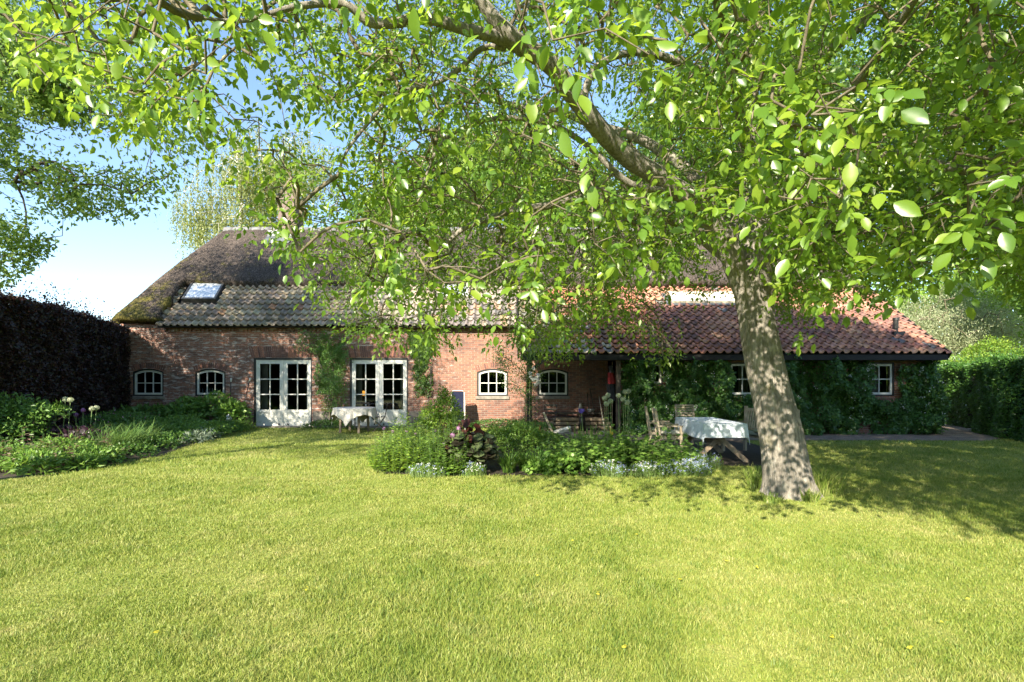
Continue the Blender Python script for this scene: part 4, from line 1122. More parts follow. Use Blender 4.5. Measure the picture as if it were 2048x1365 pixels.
# unseen tree added beside the viewer, crown shaped to shade lawn and house front
def acc_side(P):
    sx_, sy_ = P[:, 0] + KX * P[:, 2], P[:, 1] + KY * P[:, 2]
    return (np.abs(P[:, 0]) > 1.12 * P[:, 1] + .5) & (sy_ > 10.3 + .35 * np.sin(sx_ * 2.1)) & (sx_ < -1.2) & ~((np.abs(sy_ - 14.0 - .3 * sx_) < .5) & (rng.random(len(P)) > .25))
tree('unseen_shade_tree', (-11.5, 1.0, 0), [(-10.2, 2.2, 6.4, 3.4, 3.4, 2.2), (-8.4, 1.4, 7.6, 3.0, 3.2, 2.0), (-11.5, 3.2, 8.2, 3.0, 3.4, 2.2), (-9.2, 4.2, 8.0, 2.6, 2.6, 2.0)], 20000, .09, M['bgdark'], M['bark_dark'], 'unseen tree added beside the viewpoint to shade the house front', 520, .2, 'quad', seg=.5, r0=.006, accept=acc_side, lead=(-10, 2.2, 8), per=.40, shell=.35)
# weeping birch behind the thatched roof
tree('birch_tree', (-15.6, 30, 0), [(-15.4, 30, 13.0, 3.0, 2.6, 2.6), (-18.2, 30, 11.9, 1.5, 1.6, 1.6), (-13.0, 30, 14.4, 2.6, 2.4, 2.4), (-15.6, 30, 10.2, 3.4, 2.4, 1.6), (-16.2, 30.2, 15.6, 1.2, 1.2, 1.6)],
     52000, .12, M['birch'], M['bark_birch'], 'tall weeping birch with pale hanging foliage behind the thatched roof', 420, .24, 'quad', weep=1.7, seg=.8, r0=.006, asp=.6, per=.55)
G = 'trees beyond the farmhouse'
bgs = [
 ('lime_tree', (-5.5, 34, 0), [(-5.5, 34, 13, 4.2, 3.5, 3.6), (-8.5, 34, 11.5, 2.6, 2.5, 2.2), (-3, 34, 15.5, 3.2, 3, 3)], 'bgtree', 'sunlit lime tree behind the ridge beside the chimney'),
 ('lime_tree', (2.5, 36, 0), [(2.5, 36, 14, 5, 4, 4.5), (5.5, 36, 12, 3.5, 3, 3.2), (0, 36, 17.5, 3.5, 3, 3)], 'bgtree', 'tall bright green lime tree behind the middle of the thatched ridge'),
 ('oak_tree', (12.5, 34, 0), [(12.5, 34, 12.5, 5, 4, 4.8), (16, 34, 15, 4.5, 3.5, 4), (9.5, 34, 16.5, 4, 3.4, 3.5), (13, 34, 20, 4, 3, 3)], 'bgdark', 'dark broad oak behind the end of the thatched ridge'),
 ('oak_tree', (21, 33, 0), [(21, 33, 12, 4.2, 4, 4.2), (24, 33, 16, 4.2, 3.6, 4.4), (19, 33, 9, 3.6, 2.6, 3.4), (21, 33, 20.5, 5.4, 3.6, 4.4), (16, 33, 8, 3, 2.6, 3)], 'bgdark', 'tall oak behind the pale willow scrub'),
 ('ash_tree', (28, 31, 0), [(28, 31, 11, 5, 4, 6), (31, 31, 17, 5, 3.6, 5), (26, 31, 20, 5, 3.4, 5), (33, 31, 9, 4.5, 4, 6)], 'bgtree', 'light green ash tree rising beyond the trimmed hedge'),
]
for nm, base, bl, mt, lb in bgs:
    tree(nm, base, bl, 34000, .27, M[mt], M['bark_dark'], lb, 380, .32, 'oval', group=G, seg=.9, r0=.012, asp=.7, per=.45)
tree('maple_tree', (22.9, 20.8, 0), [(21.6, 20.5, 6.6, 2.0, 2.0, 2.5), (22.4, 21.0, 8.8, 2.9, 2.0, 2.6), (22.8, 20.5, 4.2, 1.8, 1.6, 2.4), (20.6, 20.2, 8.6, 1.6, 1.6, 1.6)],
     34000, .17, M['bgdark'], M['bark_dark'], 'green maple overhanging the far end of the trimmed hedge', 450, .22, 'oval', seg=.5, r0=.008)

# ------------------------------------------------------------------ hedges
def hedge(name, path, h, wd, mat, label, dens, L, core, htop=None, rough=.06, wild=0.0, templ='quad', core_mat=None):
    """path: list of (x,y) along the seen face; body lies on side 'core' (+1: to the right of travel)"""
    t = empty(name, (path[0][0], path[0][1], 0), 0, label, 'hedge'); off = np.array([path[0][0], path[0][1], 0])
    geos = []; c = MB()
    for i in range(len(path) - 1):
        a, b = np.array(path[i]), np.array(path[i+1]); d = b - a; Ls = np.linalg.norm(d); d = d / Ls
        nrm2 = np.array([d[1], -d[0]]) * -core      # outwards from the seen face
        h0 = htop[i] if htop else h; h1 = htop[i+1] if htop else h
        def surf(n, kind):
            s = rng.random(n) * Ls; v = rng.random(n)
            hh = h0 + (h1 - h0) * s / Ls
            if kind == 'face': q = -rng.random(n) ** 2 * .12; z = v * hh
            elif kind == 'back': q = -wd + rng.random(n) * .1; z = v * hh
            else: q = -v * wd; z = hh + rng.normal(size=n) * .03 - rng.random(n) * .08
            xy = a + d * s[:, None] + nrm2 * q[:, None]
            P = np.concatenate([xy, z[:, None]], 1)
            w = np.array([noise.noise((p[0] * 1.1, p[1] * 1.1, p[2] * 1.1)) + .5 * noise.noise((p[0]*3.1, p[1]*3.1, p[2]*3.1)) for p in P]) * rough * 2
            outn = np.array([nrm2[0], nrm2[1], .25]) if kind != 'top' else np.array([0, 0, 1.])
            if kind == 'back': outn = -outn * np.array([1, 1, -1])
            P = P + outn * w[:, None]
            if kind == 'top' and wild: P[:, 2] += np.abs(rng.normal(size=n)) ** 2 * wild * (rng.random(n) < .25)
            return P, outn
        for kind, area in (('face', Ls * (h0 + h1) / 2), ('top', Ls * wd), ('back', Ls * (h0+h1) / 2 * .35)):
            n = int(area * dens); P, o_ = surf(n, kind)
            ax = rv(n, .6) + o_ * .35 + np.array([0, 0, -.25 if kind != 'top' else .5]); nor = o_ + rv(n, .42) + np.array([0, 0, .35])
            geos.append(leafgeo(P - off, ax, nor, L * rng.uniform(.7, 1.3, n), L * .68, templ))
        p0 = a - nrm2 * .16; p1 = b - nrm2 * .16; p2 = b - nrm2 * (wd - .1); p3 = a - nrm2 * (wd - .1)
        vs = [(p[0], p[1], z) for z, ps in ((0, (p0, p1, p2, p3)), (1, (p0, p1, p2, p3))) for p in ps]
        vs = [(x - off[0], y - off[1], 0 if z == 0 else (hh - .16)) for (x, y, z), hh in zip(vs, [0]*4 + [h0, h1, h1, h0])]
        c.add(vs, [(0, 3, 2, 1), (4, 5, 6, 7), (0, 1, 5, 4), (1, 2, 6, 5), (2, 3, 7, 6), (3, 0, 4, 7)])
    leafmesh('foliage', geos, mat, t)
    c.build('dark_core', core_mat or M['hedge_core'], t)  # solid dark box added inside the foliage to block light
    return t
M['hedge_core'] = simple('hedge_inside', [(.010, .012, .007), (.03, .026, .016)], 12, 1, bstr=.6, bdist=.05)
hedge('copper_hedge', [(-10.0, 8.9), (-10.3, 9.8), (-10.95, 11.5), (-12.0, 14.5), (-12.45, 16.75)], 3.25, 1.5, M['copper'], 'tall dark copper beech hedge running up to the farmhouse wall', 1500, .075, -1, htop=[3.3, 3.4, 3.35, 3.4, 3.25], rough=.07, wild=.10)
hedge('beech_hedge', [(13.55, 8.5), (12.55, 12.2), (12.95, 13.5), (13.75, 15.2), (14.3, 16.0)], 2.1, 1.6, M['beech'], 'trimmed green beech hedge by the gravel path', 1700, .07, 1, htop=[2.1, 2.12, 2.1, 2.08, 2.05], rough=.09, wild=.06)
hedge('unseen_reflection_hedge', [(24, -15), (-24, -15)], 4.2, 1.6, M['beech'], 'unseen hedge added behind the viewpoint to darken the window reflections', 120, .26, -1, rough=.12, wild=.3)  # added out of view; keeps bright sky out of the pane reflections
hedge('beech_hedge', [(14.75, 16.6), (15.9, 19.5), (17.5, 24.0)], 2.05, 1.4, M['beech'], 'second beech hedge section shaded beyond the end of the lean-to', 1000, .08, 1, rough=.08, wild=.06)

# ------------------------------------------------------------------ shrubs
def bush(name, loc, blobs, n, L, mat, label, cat='shrub', templ='quad', asp=.6, group=None, up=.35, shell=.75, stems=0, stem_mat='bark_twig', jitter=.12, flowers=None, lean=.3):
    t = empty(name, loc, 0, label, cat, group)
    B = np.array(blobs, float); ar = (B[:, 3] * B[:, 4] * B[:, 5]) ** (2/3); wh = rng.choice(len(B), n, p=ar / ar.sum())
    v = nrm(rv(n)); v[:, 2] = np.where(v[:, 2] < -.35, -v[:, 2], v[:, 2])
    r = shell + (1.0 - shell) * rng.random(n); r *= 1 + jitter * np.array([noise.noise((a*2.2 + loc[0], b*2.2, c*2.2 + loc[1])) for a, b, c in v]) * 2.2
    P = B[wh, :3] + v * r[:, None] * B[wh, 3:6]; P[:, 2] = np.abs(P[:, 2]) + .01
    ax = nrm(v * .6 + rv(n, .55) + np.array([0, 0, -lean * .4])); nor = nrm(v * .7 + rv(n, .45) + np.array([0, 0, up]))
    leafmesh('foliage', [leafgeo(P, ax, nor, L * rng.uniform(.65, 1.35, n), L * asp * rng.uniform(.8, 1.2, n), templ)], M[mat], t)
    if stems:
        k = rng.choice(n, stems); A = np.tile([[0, 0, 0.]], (stems, 1)) + rng.normal(size=(stems, 3)) * [.12, .12, 0] * B[:, 3].mean(); A[:, 2] = 0
        mid = (A + P[k]) / 2 + rv(stems, .03) + np.array([0, 0, .05])
        V1, F1 = prisms(A, mid, .007, .005, 4); V2, F2 = prisms(mid, P[k], .005, .003, 4)
        npmesh('stem', np.concatenate([V1, V2]), [np.concatenate([F1, F2 + len(V1)])], M[stem_mat], t)
    if flowers:
        for (fm, fn, fl, frac) in flowers:
            k = rng.choice(n, fn); v2 = v[k]; P2 = P[k] * np.array([1, 1, 1.0]) + v2 * .03 + np.array([0, 0, frac])
            flower_geo('flower', P2, fl, M[fm], t)
    return t
def flower_geo(name, P, size, mat, parent, petals=5, up=None):
    n = len(P); geos = []
    nor = nrm(rv(n, .5) + np.array([-.2, -.8, .8])) if up is None else up
    a0 = nrm(np.cross(nor, rv(n)))
    b0 = np.cross(nor, a0)
    for k in range(petals):
        a = 2 * math.pi * k / petals
        geos.append(leafgeo(P, a0 * math.cos(a) + b0 * math.sin(a) + nor * .15, nor, size * rng.uniform(.8, 1.2, n), size * .8, 'quad'))
    return leafmesh(name, geos, mat, parent)
def blades(name, loc, n, L, wd, mat, label, cat='plant', spread=.08, arch=.7, group=None, segs=5, lean0=.25, rad=None):
    t = empty(name, loc, 0, label, cat, group) if label else None
    az = rng.random(n) * 2 * math.pi; Ls = L * rng.uniform(.6, 1.15, n); ar = arch * rng.uniform(.5, 1.4, n)
    r0 = spread * np.sqrt(rng.random(n)); a2 = rng.random(n) * 2 * math.pi
    base = np.stack([r0 * np.cos(a2), r0 * np.sin(a2), np.zeros(n)], 1)
    if rad is not None: base[:, :2] *= np.array(rad)
    h = np.stack([np.cos(az), np.sin(az), np.zeros(n)], 1); sd = np.stack([-np.sin(az), np.cos(az), np.zeros(n)], 1)
    V = []; p = base.copy()
    for s in range(segs + 1):
        k = s / segs; th = lean0 * rng.uniform(.9, 1.1, n) + ar * k * 1.6
        w = wd * (1 - k ** 2) * (.6 + .8 * min(k * 3, 1)) + .0008
        V += [p - sd * w / 2, p + sd * w / 2]
        p = p + (h * np.sin(th)[:, None] + np.array([0, 0, 1]) * np.cos(th)[:, None]) * (Ls / segs)[:, None]
        p[:, 2] = np.maximum(p[:, 2], .012)
    V = np.stack(V, 1); m = 2 * (segs + 1)
    f = np.array([(2*s, 2*s+1, 2*s+3, 2*s+2) for s in range(segs)])
    F = (f[None] + (np.arange(n) * m)[:, None, None]).reshape(-1, 4)
    if rad is not None and label is None: V = V + np.array(loc)
    return npmesh('blade' if t else name, V.reshape(-1, 3), [F], M[mat], t, attrs={'rnd': np.repeat(rng.random(n), m)}), t

# background scrub beyond the hedge
bush('hazel', (25, 29, 0), [(0, 0, 4, 5, 2, 4.5), (-5.0, 0, 3.6, 3.5, 2, 4.2), (6, 0, 4.4, 5, 2, 5)], 26000, .22, 'bgtree', 'tall hazel screen behind the willow scrub', 'shrub', 'oval', .7, shell=.35)
bush('willow_scrub', (20.5, 25, 0), [(-1.2, 0, 2.2, 2.0, 1.4, 2.9), (1.6, 0, 2.5, 2.2, 1.4, 3.1), (3.8, 0, 2.2, 1.6, 1.3, 2.6), (-3.0, -.5, 1.8, 1.3, 1.0, 2.2)], 26000, .12, 'willow', 'dense pale willow scrub with upright twigs beyond the gable', 'shrub', 'quad', .35, shell=.3, stems=120, lean=-1.5)
tree('willow_tree', (19.5, 25.6, 0), [(19.2, 25, 3.6, 2.3, 2, 2.0), (21.8, 25, 4.3, 2.4, 2, 2.2), (23.6, 25, 3.4, 1.8, 1.6, 2.0), (17.6, 24.5, 2.6, 1.3, 1.3, 1.4)], 30000, .11, M['willow'], M['bark_twig'], 'young pale willow standing just behind the willow scrub', 500, .10, 'quad', seg=.35, r0=.006, asp=.35, droop=-.6, lead=(20.5, 25, 4.5))
bush('lime_shrub', (17.6, 22, 0), [(0, 0, 1.7, 1.5, 1.2, 1.3), (1.6, -.3, 1.3, 1.3, 1, 1.2), (-1.2, 0, 1.3, 1, 1, 1.3), (3.0, 0, 1.9, 1.4, 1, 1.5)], 15000, .10, 'shrub_y', 'bright yellow green shrub between the hedges and the willow scrub', templ='oval')
# ------------------------------------------------------------------ climbers on the walls
def climber(name, loc, areas, n, L, mat, label, holes=(), thick=.16, templ='quad', asp=.75, flowers=0, stem=None, droop=.5, cat='climber'):
    """areas: (x0,x1,z0,z1,weight) on the wall plane y=loc.y ; coordinates in the garden"""
    t = empty(name, loc, 0, label, cat); off = np.array(loc, float)
    A = np.array(areas, float); ar = (A[:, 1]-A[:, 0]) * (A[:, 3]-A[:, 2]) * A[:, 4]; P = np.zeros((0, 3)); 
    m = int(n * 1.6); wh = rng.choice(len(A), m, p=ar / ar.sum())
    x = A[wh, 0] + (A[wh, 1]-A[wh, 0]) * rng.random(m); z = A[wh, 2] + (A[wh, 3]-A[wh, 2]) * rng.random(m)
    x += rng.normal(size=m) * .05; z += rng.normal(size=m) * .05
    ok = z > .02
    for hx0, hx1, hz0, hz1 in holes:
        j = rng.normal(size=m) * .035
        ok &= ~((x > hx0 + j) & (x < hx1 - j) & (z > hz0 + j) & (z < hz1 - j))
    x, z = x[ok], z[ok]
    nz = np.array([noise.noise((a * 1.6, b * 1.6, loc[1])) + .6 * noise.noise((a * 4.0, b * 4.0, 3)) for a, b in zip(x, z)])
    keep = nz > -.75 + rng.random(len(x)) * .25; x, z, nz = x[keep][:n], z[keep][:n], nz[keep][:n]; n = len(x)
    dep = np.clip(thick * (.9 + 1.9 * nz), .015, 1) * (1 - .35 * rng.random(n) ** 2)
    P = np.stack([x, loc[1] - dep, z], 1) - off
    nor = nrm(np.array([-.1, -1., .45]) + rv(n, .42)); ax = nrm(rv(n, .6) + np.array([0, -.25, -droop]))
    leafmesh('foliage', [leafgeo(P, ax, nor, L * rng.uniform(.65, 1.3, n), L * asp, templ)], M[mat], t)
    if stem:
        mb = MB()
        for pts in stem: 
            q, r = catmull([Vector(p) - Vector(loc) for p in pts], [.025 * (1 - .6 * i / len(pts)) for i in range(len(pts))], 5)
            mb.tube([v + Vector((noise.noise(v*3), noise.noise(v*3 + Vector((5,5,5))) * .3, 0)) * .05 for v in q], r, 6)
        mb.build('stem', M['bark_twig'], t, True)
    if flowers:
        k = rng.choice(n, flowers // 7); PF = np.repeat(P[k], 7, 0) + rv(len(k) * 7, .035) + np.array([0, -.05, .02])
        flower_geo('flower', PF, .018, M['f_white'], t, 4)
    return t
climber('climbing_hydrangea', (3.3, YL, 0), [(3.18, 4.2, .0, 2.15, 1), (4.2, 6.3, 0, 2.12, 1), (6.2, 7.3, 0, 1.2, 1), (7.2, 9.9, 0, 2.2, 1), (9.8, 10.5, .5, 2.15, .9)], 34000, .08, 'climber',
        'dark climbing hydrangea with white florets covering most of the lean-to wall', [(4.06, 4.37, 1.42, 2.1), (6.33, 7.08, 1.12, 2.1), (10.30, 11.2, 1.05, 2.2)], .26, 'quad', .8, 460)
climber('climbing_hydrangea', (11.5, YL, 0), [(11.2, 12.25, .25, 1.95, 1), (11.75, 12.3, 1.8, 2.2, .6), (9.6, 10.6, 0, 1.1, 1), (10.5, 11.2, .1, .98, .9), (10.9, 12.3, 0, .9, .8), (12.2, 12.45, .3, 1.5, .4)], 11500, .08, 'climber',
        'climbing hydrangea around the last window at the lean-to corner', [(10.30, 11.16, 1.02, 2.2), (9.9, 10.45, 0, .35), (11.55, 11.9, 0, .1)], .22, 'quad', .8, 200)
climber('climbing_rose', (-5.9, YW, 0), [(-6.4, -5.45, 1.2, 2.75, 1.2), (-6.15, -5.6, .1, 1.3, .5), (-6.9, -5.9, 2.5, 3.15, .5), (-6.0, -5.2, 2.2, 2.6, .5), (-5.7, -5.3, .5, 1.6, .4), (-6.2, -5.4, 2.6, 3.1, .4)], 8500, .055, 'shrub_g',
        'bushy climbing plant on the wall between the two pairs of garden doors', [], .30, 'quad', .6, 0, [[(-5.8, YW-.05, 0), (-5.85, YW-.08, .6), (-5.75, YW-.07, 1.3), (-5.9, YW-.1, 2.2)], [(-5.9, YW-.05, 0), (-6.0, YW-.08, .7), (-6.1, YW-.1, 1.6), (-6.5, YW-.08, 2.8)]])
climber('ivy', (-2.9, YW, 0), [(-3.35, -2.75, 2.35, 3.15, 1.3), (-3.15, -2.8, 1.9, 2.4, 1), (-2.75, -2.45, 2.5, 3.05, .5), (-3.15, -2.65, 1.1, 1.75, .5), (-3.2, -2.95, 1.7, 2.1, .7), (-2.95, -2.75, 1.4, 1.7, .8), (-2.85, -2.7, 2.2, 2.5, .8)], 2600, .065, 'ivy',
        'light green ivy trailing down the brick wall under the tiles', [], .035, 'maple', 1.0, 0, [[(-3.0, YW-.015, 3.2), (-3.05, YW-.015, 2.2), (-2.9, YW-.015, 1.2)]], .7)
def rose_arch():
    loc = (.49, 14.4, 0)
    t = empty('climbing_rose', loc, 0, 'loose climbing rose with round pale blooms on the dark porch post', 'climber')
    n = 3000
    segs = np.array([[(0, .6), (.02, 2.2)], [(0, 1.6), (-.95, 2.35)], [(-.1, 2.1), (.15, 2.35)], [(-.1, 1.2), (-.75, 1.5)], [(.0, 1.9), (.28, 1.6)], [(-.9, 2.2), (-.6, 1.7)]])
    w = rng.choice(len(segs), n, p=[.26, .24, .14, .12, .12, .12]); u = rng.random(n)
    xz = segs[w, 0] + (segs[w, 1] - segs[w, 0]) * u[:, None] + rng.normal(size=(n, 2)) * .11
    P = np.stack([xz[:, 0], rng.normal(size=n) * .12 - .06, xz[:, 1]], 1)
    leafmesh('foliage', [leafgeo(P, rv(n) + np.array([0, 0, -.3]), rv(n, .5) + np.array([-.2, -.6, .6]), .05 * rng.uniform(.6, 1.3, n), .032, 'quad')], M['ivy'], t)
    mb = MB()
    for a, b in segs:
        q, r = catmull([Vector((a[0], -.02, a[1] - .5 if a[1] < 1 else a[1])), Vector(((a[0]+b[0])/2, -.1, (a[1]+b[1])/2 + .08)), Vector((b[0], -.05, b[1]))], [.014, .01, .005], 5)
        mb.tube(q, r, 5)
    mb.tube([(-.12, .02, 0), (-.10, 0, 1.0), (-.05, 0, 2.0)], [.018, .014, .01], 6)
    mb.build('stem', M['bark_twig'], t, True)
    for (px, py) in [(1060, 747), (1062, 755), (1067, 760), (1071, 757), (1076, 751), (1075, 759), (1075, 765), (1071, 770), (1067, 737)]:
        c = PP(px, py, 14.15) - Vector(loc); k = 26
        v = nrm(rv(k)); g1 = leafgeo(np.tile(c, (k, 1)) + v * .012, v + rv(k, .3), v, .055, .05, 'quad')
        o = leafmesh('bloom', [g1], M['f_white'], t)
    return t
rose_arch()

# ------------------------------------------------------------------ flowers with round heads
def allium(loc, h, r, mat, label, lean=(0, 0), group='round headed alliums in the beds', n=170):
    t = empty('allium', loc, 0, label, 'flower', group)
    top = Vector((lean[0], lean[1], h))
    MB().tube([(0, 0, 0), tuple(top * .5 + Vector((lean[0] * -.2, 0, 0))), tuple(top)], [.007, .006, .005], 6).build('stem', M['stem_green'], t, True)
    v = nrm(rv(n)); c = np.array(top)
    P = c + v * r * rng.uniform(.72, 1.0, n)[:, None]
    geos = [leafgeo(P, nrm(np.cross(v, rv(n))), v + rv(n, .2), r * .30, r * .16, 'quad') for _ in range(3)]
    geos.append(leafgeo(np.tile(c, (n, 1)), v, rv(n), r * .9, r * .03, 'quad'))
    leafmesh('flower_head', geos, M[mat], t)
    return t
M['stem_green'] = simple('green_stem', [(.14, .22, .07), (.22, .30, .10)], 9, .6)
def at(px, py, Y): p = PP(px, py, Y); return p
spec = [(1209, 797, 10.9, 'uppermost bloom of the porch side group'), (1216, 791, 11.1, 'tallest bloom of the group before the porch tools'), (1221, 803, 10.8, 'bloom leaning over the tool handles'), (1213, 808, 10.7, 'lowest bloom of the group before the porch tools'),
        (1237, 792, 10.9, 'bloom at the porch edge of the group before the climber'), (1250, 784, 11.2, 'tallest bloom before the dark climber'), (1257, 783, 11.3, 'bloom touching the tallest one before the dark climber'), (1246, 799, 10.8, 'middle bloom of the group before the dark climber'), (1255, 805, 10.7, 'lowest bloom of the group before the dark climber')]
for px, py, Y, lb in spec:
    p = at(px, py, Y); allium((p.x + .02, Y, 0), p.z, .052 * 1.15, 'f_cream', 'cream round allium, ' + lb, (-.02, 0))
for px, py, Y, lb in [(131, 799, 10.6, 'cream allium on straight stalk nearest the big shrub'), (141, 800, 10.6, 'cream allium just beside its twin against the copper hedge'), (184, 818, 10.9, 'cream allium leaning in shade by the copper hedge'), (193, 816, 11.0, 'cream allium highest of the leaning pair by the hedge')]:
    p = at(px, py, Y); allium((p.x - .06, Y, 0), p.z, .058, 'f_cream', lb, (.06, 0), 'cream alliums by the copper hedge')
for px, py, Y, lb in [(111, 819, 10.9, 'purple allium half hidden beside the big shrub'), (152, 830, 10.9, 'low purple allium under the pair of cream ones'), (166, 821, 10.9, 'deep purple allium in shade before the copper hedge')]:
    p = at(px, py, Y); allium((p.x, Y, 0), p.z, .048, 'f_purple', lb, (0, 0), 'purple alliums by the copper hedge', 120)
for px, py, Y, r, lb in [(768, 857, 9.6, .035, 'lilac pink allium at the corner of the island bed'), (785, 863, 9.5, .03, 'small lilac allium second from the island bed corner'), (813, 863, 9.5, .035, 'lilac allium in the middle of the pale green herbs'), (831, 868, 9.4, .03, 'lilac allium low in the pale green herbs'), (870, 862, 9.5, .03, 'faded lilac allium beside the tall yellow green shrub'),
                         (917, 857, 8.35, .040, 'pink allium above the big purple leaves'), (905, 871, 8.35, .042, 'larger pink allium against the big purple leaves')]:
    p = at(px, py, Y); allium((p.x, Y, 0), p.z, r, 'f_pink2', lb, (0, 0), 'lilac alliums in the island bed', 110)

# ------------------------------------------------------------------ island bed
M['stem_dark'] = simple('dark_green_stem', [(.05, .10, .025), (.09, .15, .04)], 9, .7)  # darker green for the thin stems of the leafy clumps
def stalks(name, loc, n, h, rad, L, mat, label, cat='plant', templ='oval', leaves=15, asp=.50, flowers=None, group=None, up=.5):
    """upright stems with leaves along them"""
    t = empty(name, loc, 0, label, cat, group)
    a = rng.random(n) * 2 * math.pi; r = np.sqrt(rng.random(n)); b = np.stack([r * np.cos(a) * rad[0], r * np.sin(a) * rad[1], np.zeros(n)], 1)
    hh = h * rng.uniform(.45, 1.18, n) * (1 - .38 * r ** 2) * (1 + .28 * np.sin(b[:, 0] * 9 + loc[0] * 5) * np.sin(b[:, 1] * 7 + 1)); tip = b * 1.12 + np.stack([rng.normal(size=n) * .04, rng.normal(size=n) * .04, hh], 1)
    V, F = prisms(b, tip, .0028, .0018, 3); npmesh('stem', V, [F], M['stem_dark'], t)
    geos = []
    for k in range(leaves):
        u = (k + rng.random(n)) / leaves * .85 + .15; P = b + (tip - b) * u[:, None]; az = rng.random(n) * 6.283
        d = np.stack([np.cos(az), np.sin(az), np.full(n, .25)], 1); s = L * (1.1 - .5 * u) * rng.uniform(.7, 1.25, n)
        geos.append(leafgeo(P, d + rv(n, .15), np.array([0, 0, 1.]) + rv(n, .35) , s, s * asp, templ))
    leafmesh('foliage', geos, M[mat], t)
    if flowers: flower_geo('flower', tip + np.array([0, 0, .01]) + rv(n, .015), flowers[1], M[flowers[0]], t)
    return t
stalks('herb_clump', (-1.75, 8.75, 0), 420, .76, (.6, .5), .095, 'shrub_y', 'pale green leafy herb clump at the corner of the island bed')
stalks('herb_clump', (-1.05, 8.55, 0), 380, .74, (.5, .45), .095, 'shrub_y2', 'pale green herb clump beside the big purple leaved plant')
stalks('herb_clump', (-1.9, 9.7, 0), 260, .74, (.5, .5), .09, 'shrub_y', 'light green herbs behind the corner of the island bed')
bush('tall_shrub', (-1.36, 9.95, 0), [(0, 0, .55, .38, .36, .5), (.1, 0, .95, .26, .26, .36), (-.22, 0, .75, .26, .25, .36), (.28, .05, .7, .22, .2, .32), (.02, 0, 1.15, .12, .12, .3)], 4200, .055, 'shrub_y', 'tall yellow green shrub in front of the blue folding chair', 'shrub', 'oval', .5, stems=26, shell=.45)
def bigleaf(loc, n, label):
    t = empty('ligularia', loc, 0, label, 'plant')
    a = rng.random(n) * 6.283; r = np.sqrt(rng.random(n)); rad = .44
    P = np.stack([r * np.cos(a) * rad, r * np.sin(a) * rad * .9, .20 + .42 * np.sqrt(np.maximum(0, 1 - r ** 2)) * rng.uniform(.55, 1.15, n) + .05], 1)
    out = np.stack([np.cos(a), np.sin(a), np.zeros(n)], 1)
    nor = nrm(out * (r[:, None] * 1.1) + np.array([-.15, -.45, .75]) + rv(n, .3)); ax = nrm(out * .8 + rv(n, .25) + np.array([0, -.2, -.45]))
    s = rng.uniform(.11, .19, n)
    k = rng.random(n) < .82
    leafmesh('leaf', [leafgeo(P[k], ax[k], nor[k], s[k], s[k], 'round')], M['lig'], t)
    leafmesh('leaf', [leafgeo(P[~k] + np.array([0, 0, .05]), -ax[~k] + np.array([0, 0, .5]), nor[~k], s[~k], s[~k], 'round')], M['lig_under'], t)
    V, F = prisms(P * np.array([.25, .25, 0]), P, .006, .005, 5); npmesh('stem', V, [F], M['lig_under'], t)
bigleaf((-.72, 8.62, 0), 150, 'big plant with round dark purple and green leaves')
for i, (x, y, l) in enumerate([(-.05, 8.45, 'arching daylily tuft beside the dark purple leaves'), (.22, 8.62, 'slim daylily tuft behind the other two'), (.42, 8.42, 'arching daylily tuft beside the low leafy green plant')]):
    blades('daylily', (x, y, 0), 150, .46, .016, 'dayl', l, 'plant', .10, .75, 'daylily tufts along the island bed edge')
bush('green_bush', (.15, 9.9, 0), [(0, 0, .3, .5, .45, .38), (-.45, .1, .28, .35, .35, .33), (.5, 0, .26, .35, .35, .28)], 4200, .05, 'shrub_y2', 'rounded small leaved green bush behind the daylilies', templ='oval')
bush('box_bush', (.35, 13.3, 0), [(0, 0, .2, .35, .3, .28), (.45, -.2, .2, .35, .3, .26), (-.4, .1, .15, .3, .25, .2)], 3600, .045, 'shrub_g', 'low dark green box bush by the porch post')
stalks('anemone', (1.15, 8.95, 0), 150, .56, (.6, .55), .14, 'shrub_g2', 'lobed leaved green plant next to the daylilies', templ='maple', leaves=7, asp=.95)
stalks('anemone', (1.95, 9.2, 0), 160, .66, (.6, .55), .14, 'shrub_g2', 'lobed leaved green plant under the cream alliums', templ='maple', leaves=7, asp=.95)
stalks('anemone', (2.75, 9.15, 0), 140, .62, (.55, .55), .14, 'shrub_g2', 'dark lobed leaved plant beside the cloth covered garden table', templ='maple', leaves=7, asp=.95)
stalks('anemone', (1.7, 10.2, 0), 120, .52, (.7, .5), .12, 'shrub_g', 'shaded leafy plant at the back of the island bed', templ='maple', leaves=6, asp=.9)
stalks('honesty', (2.4, 8.35, 0), 26, .46, (.35, .2), .09, 'shrub_y', 'few upright yellow green stems above the blue flowers', templ='oval', leaves=7, asp=.7)
blades('iris', (1.55, 10.9, 0), 42, .62, .030, 'dayl', 'iris clump with sword leaves and one violet flower', 'plant', .28, .16)
ir = bpy.data.objects['iris']; pI = PP(1163, 823, 10.9) - ir.location
MB().tube([(pI.x + .04, 0, 0), (pI.x + .02, 0, pI.z * .6), (pI.x, 0, pI.z)], .006, 6).build('stem', M['stem_green'], ir, True)
flower_geo('flower', np.array(pI)[None] + rv(5, .014), .065, M['f_violet'], ir, 6)
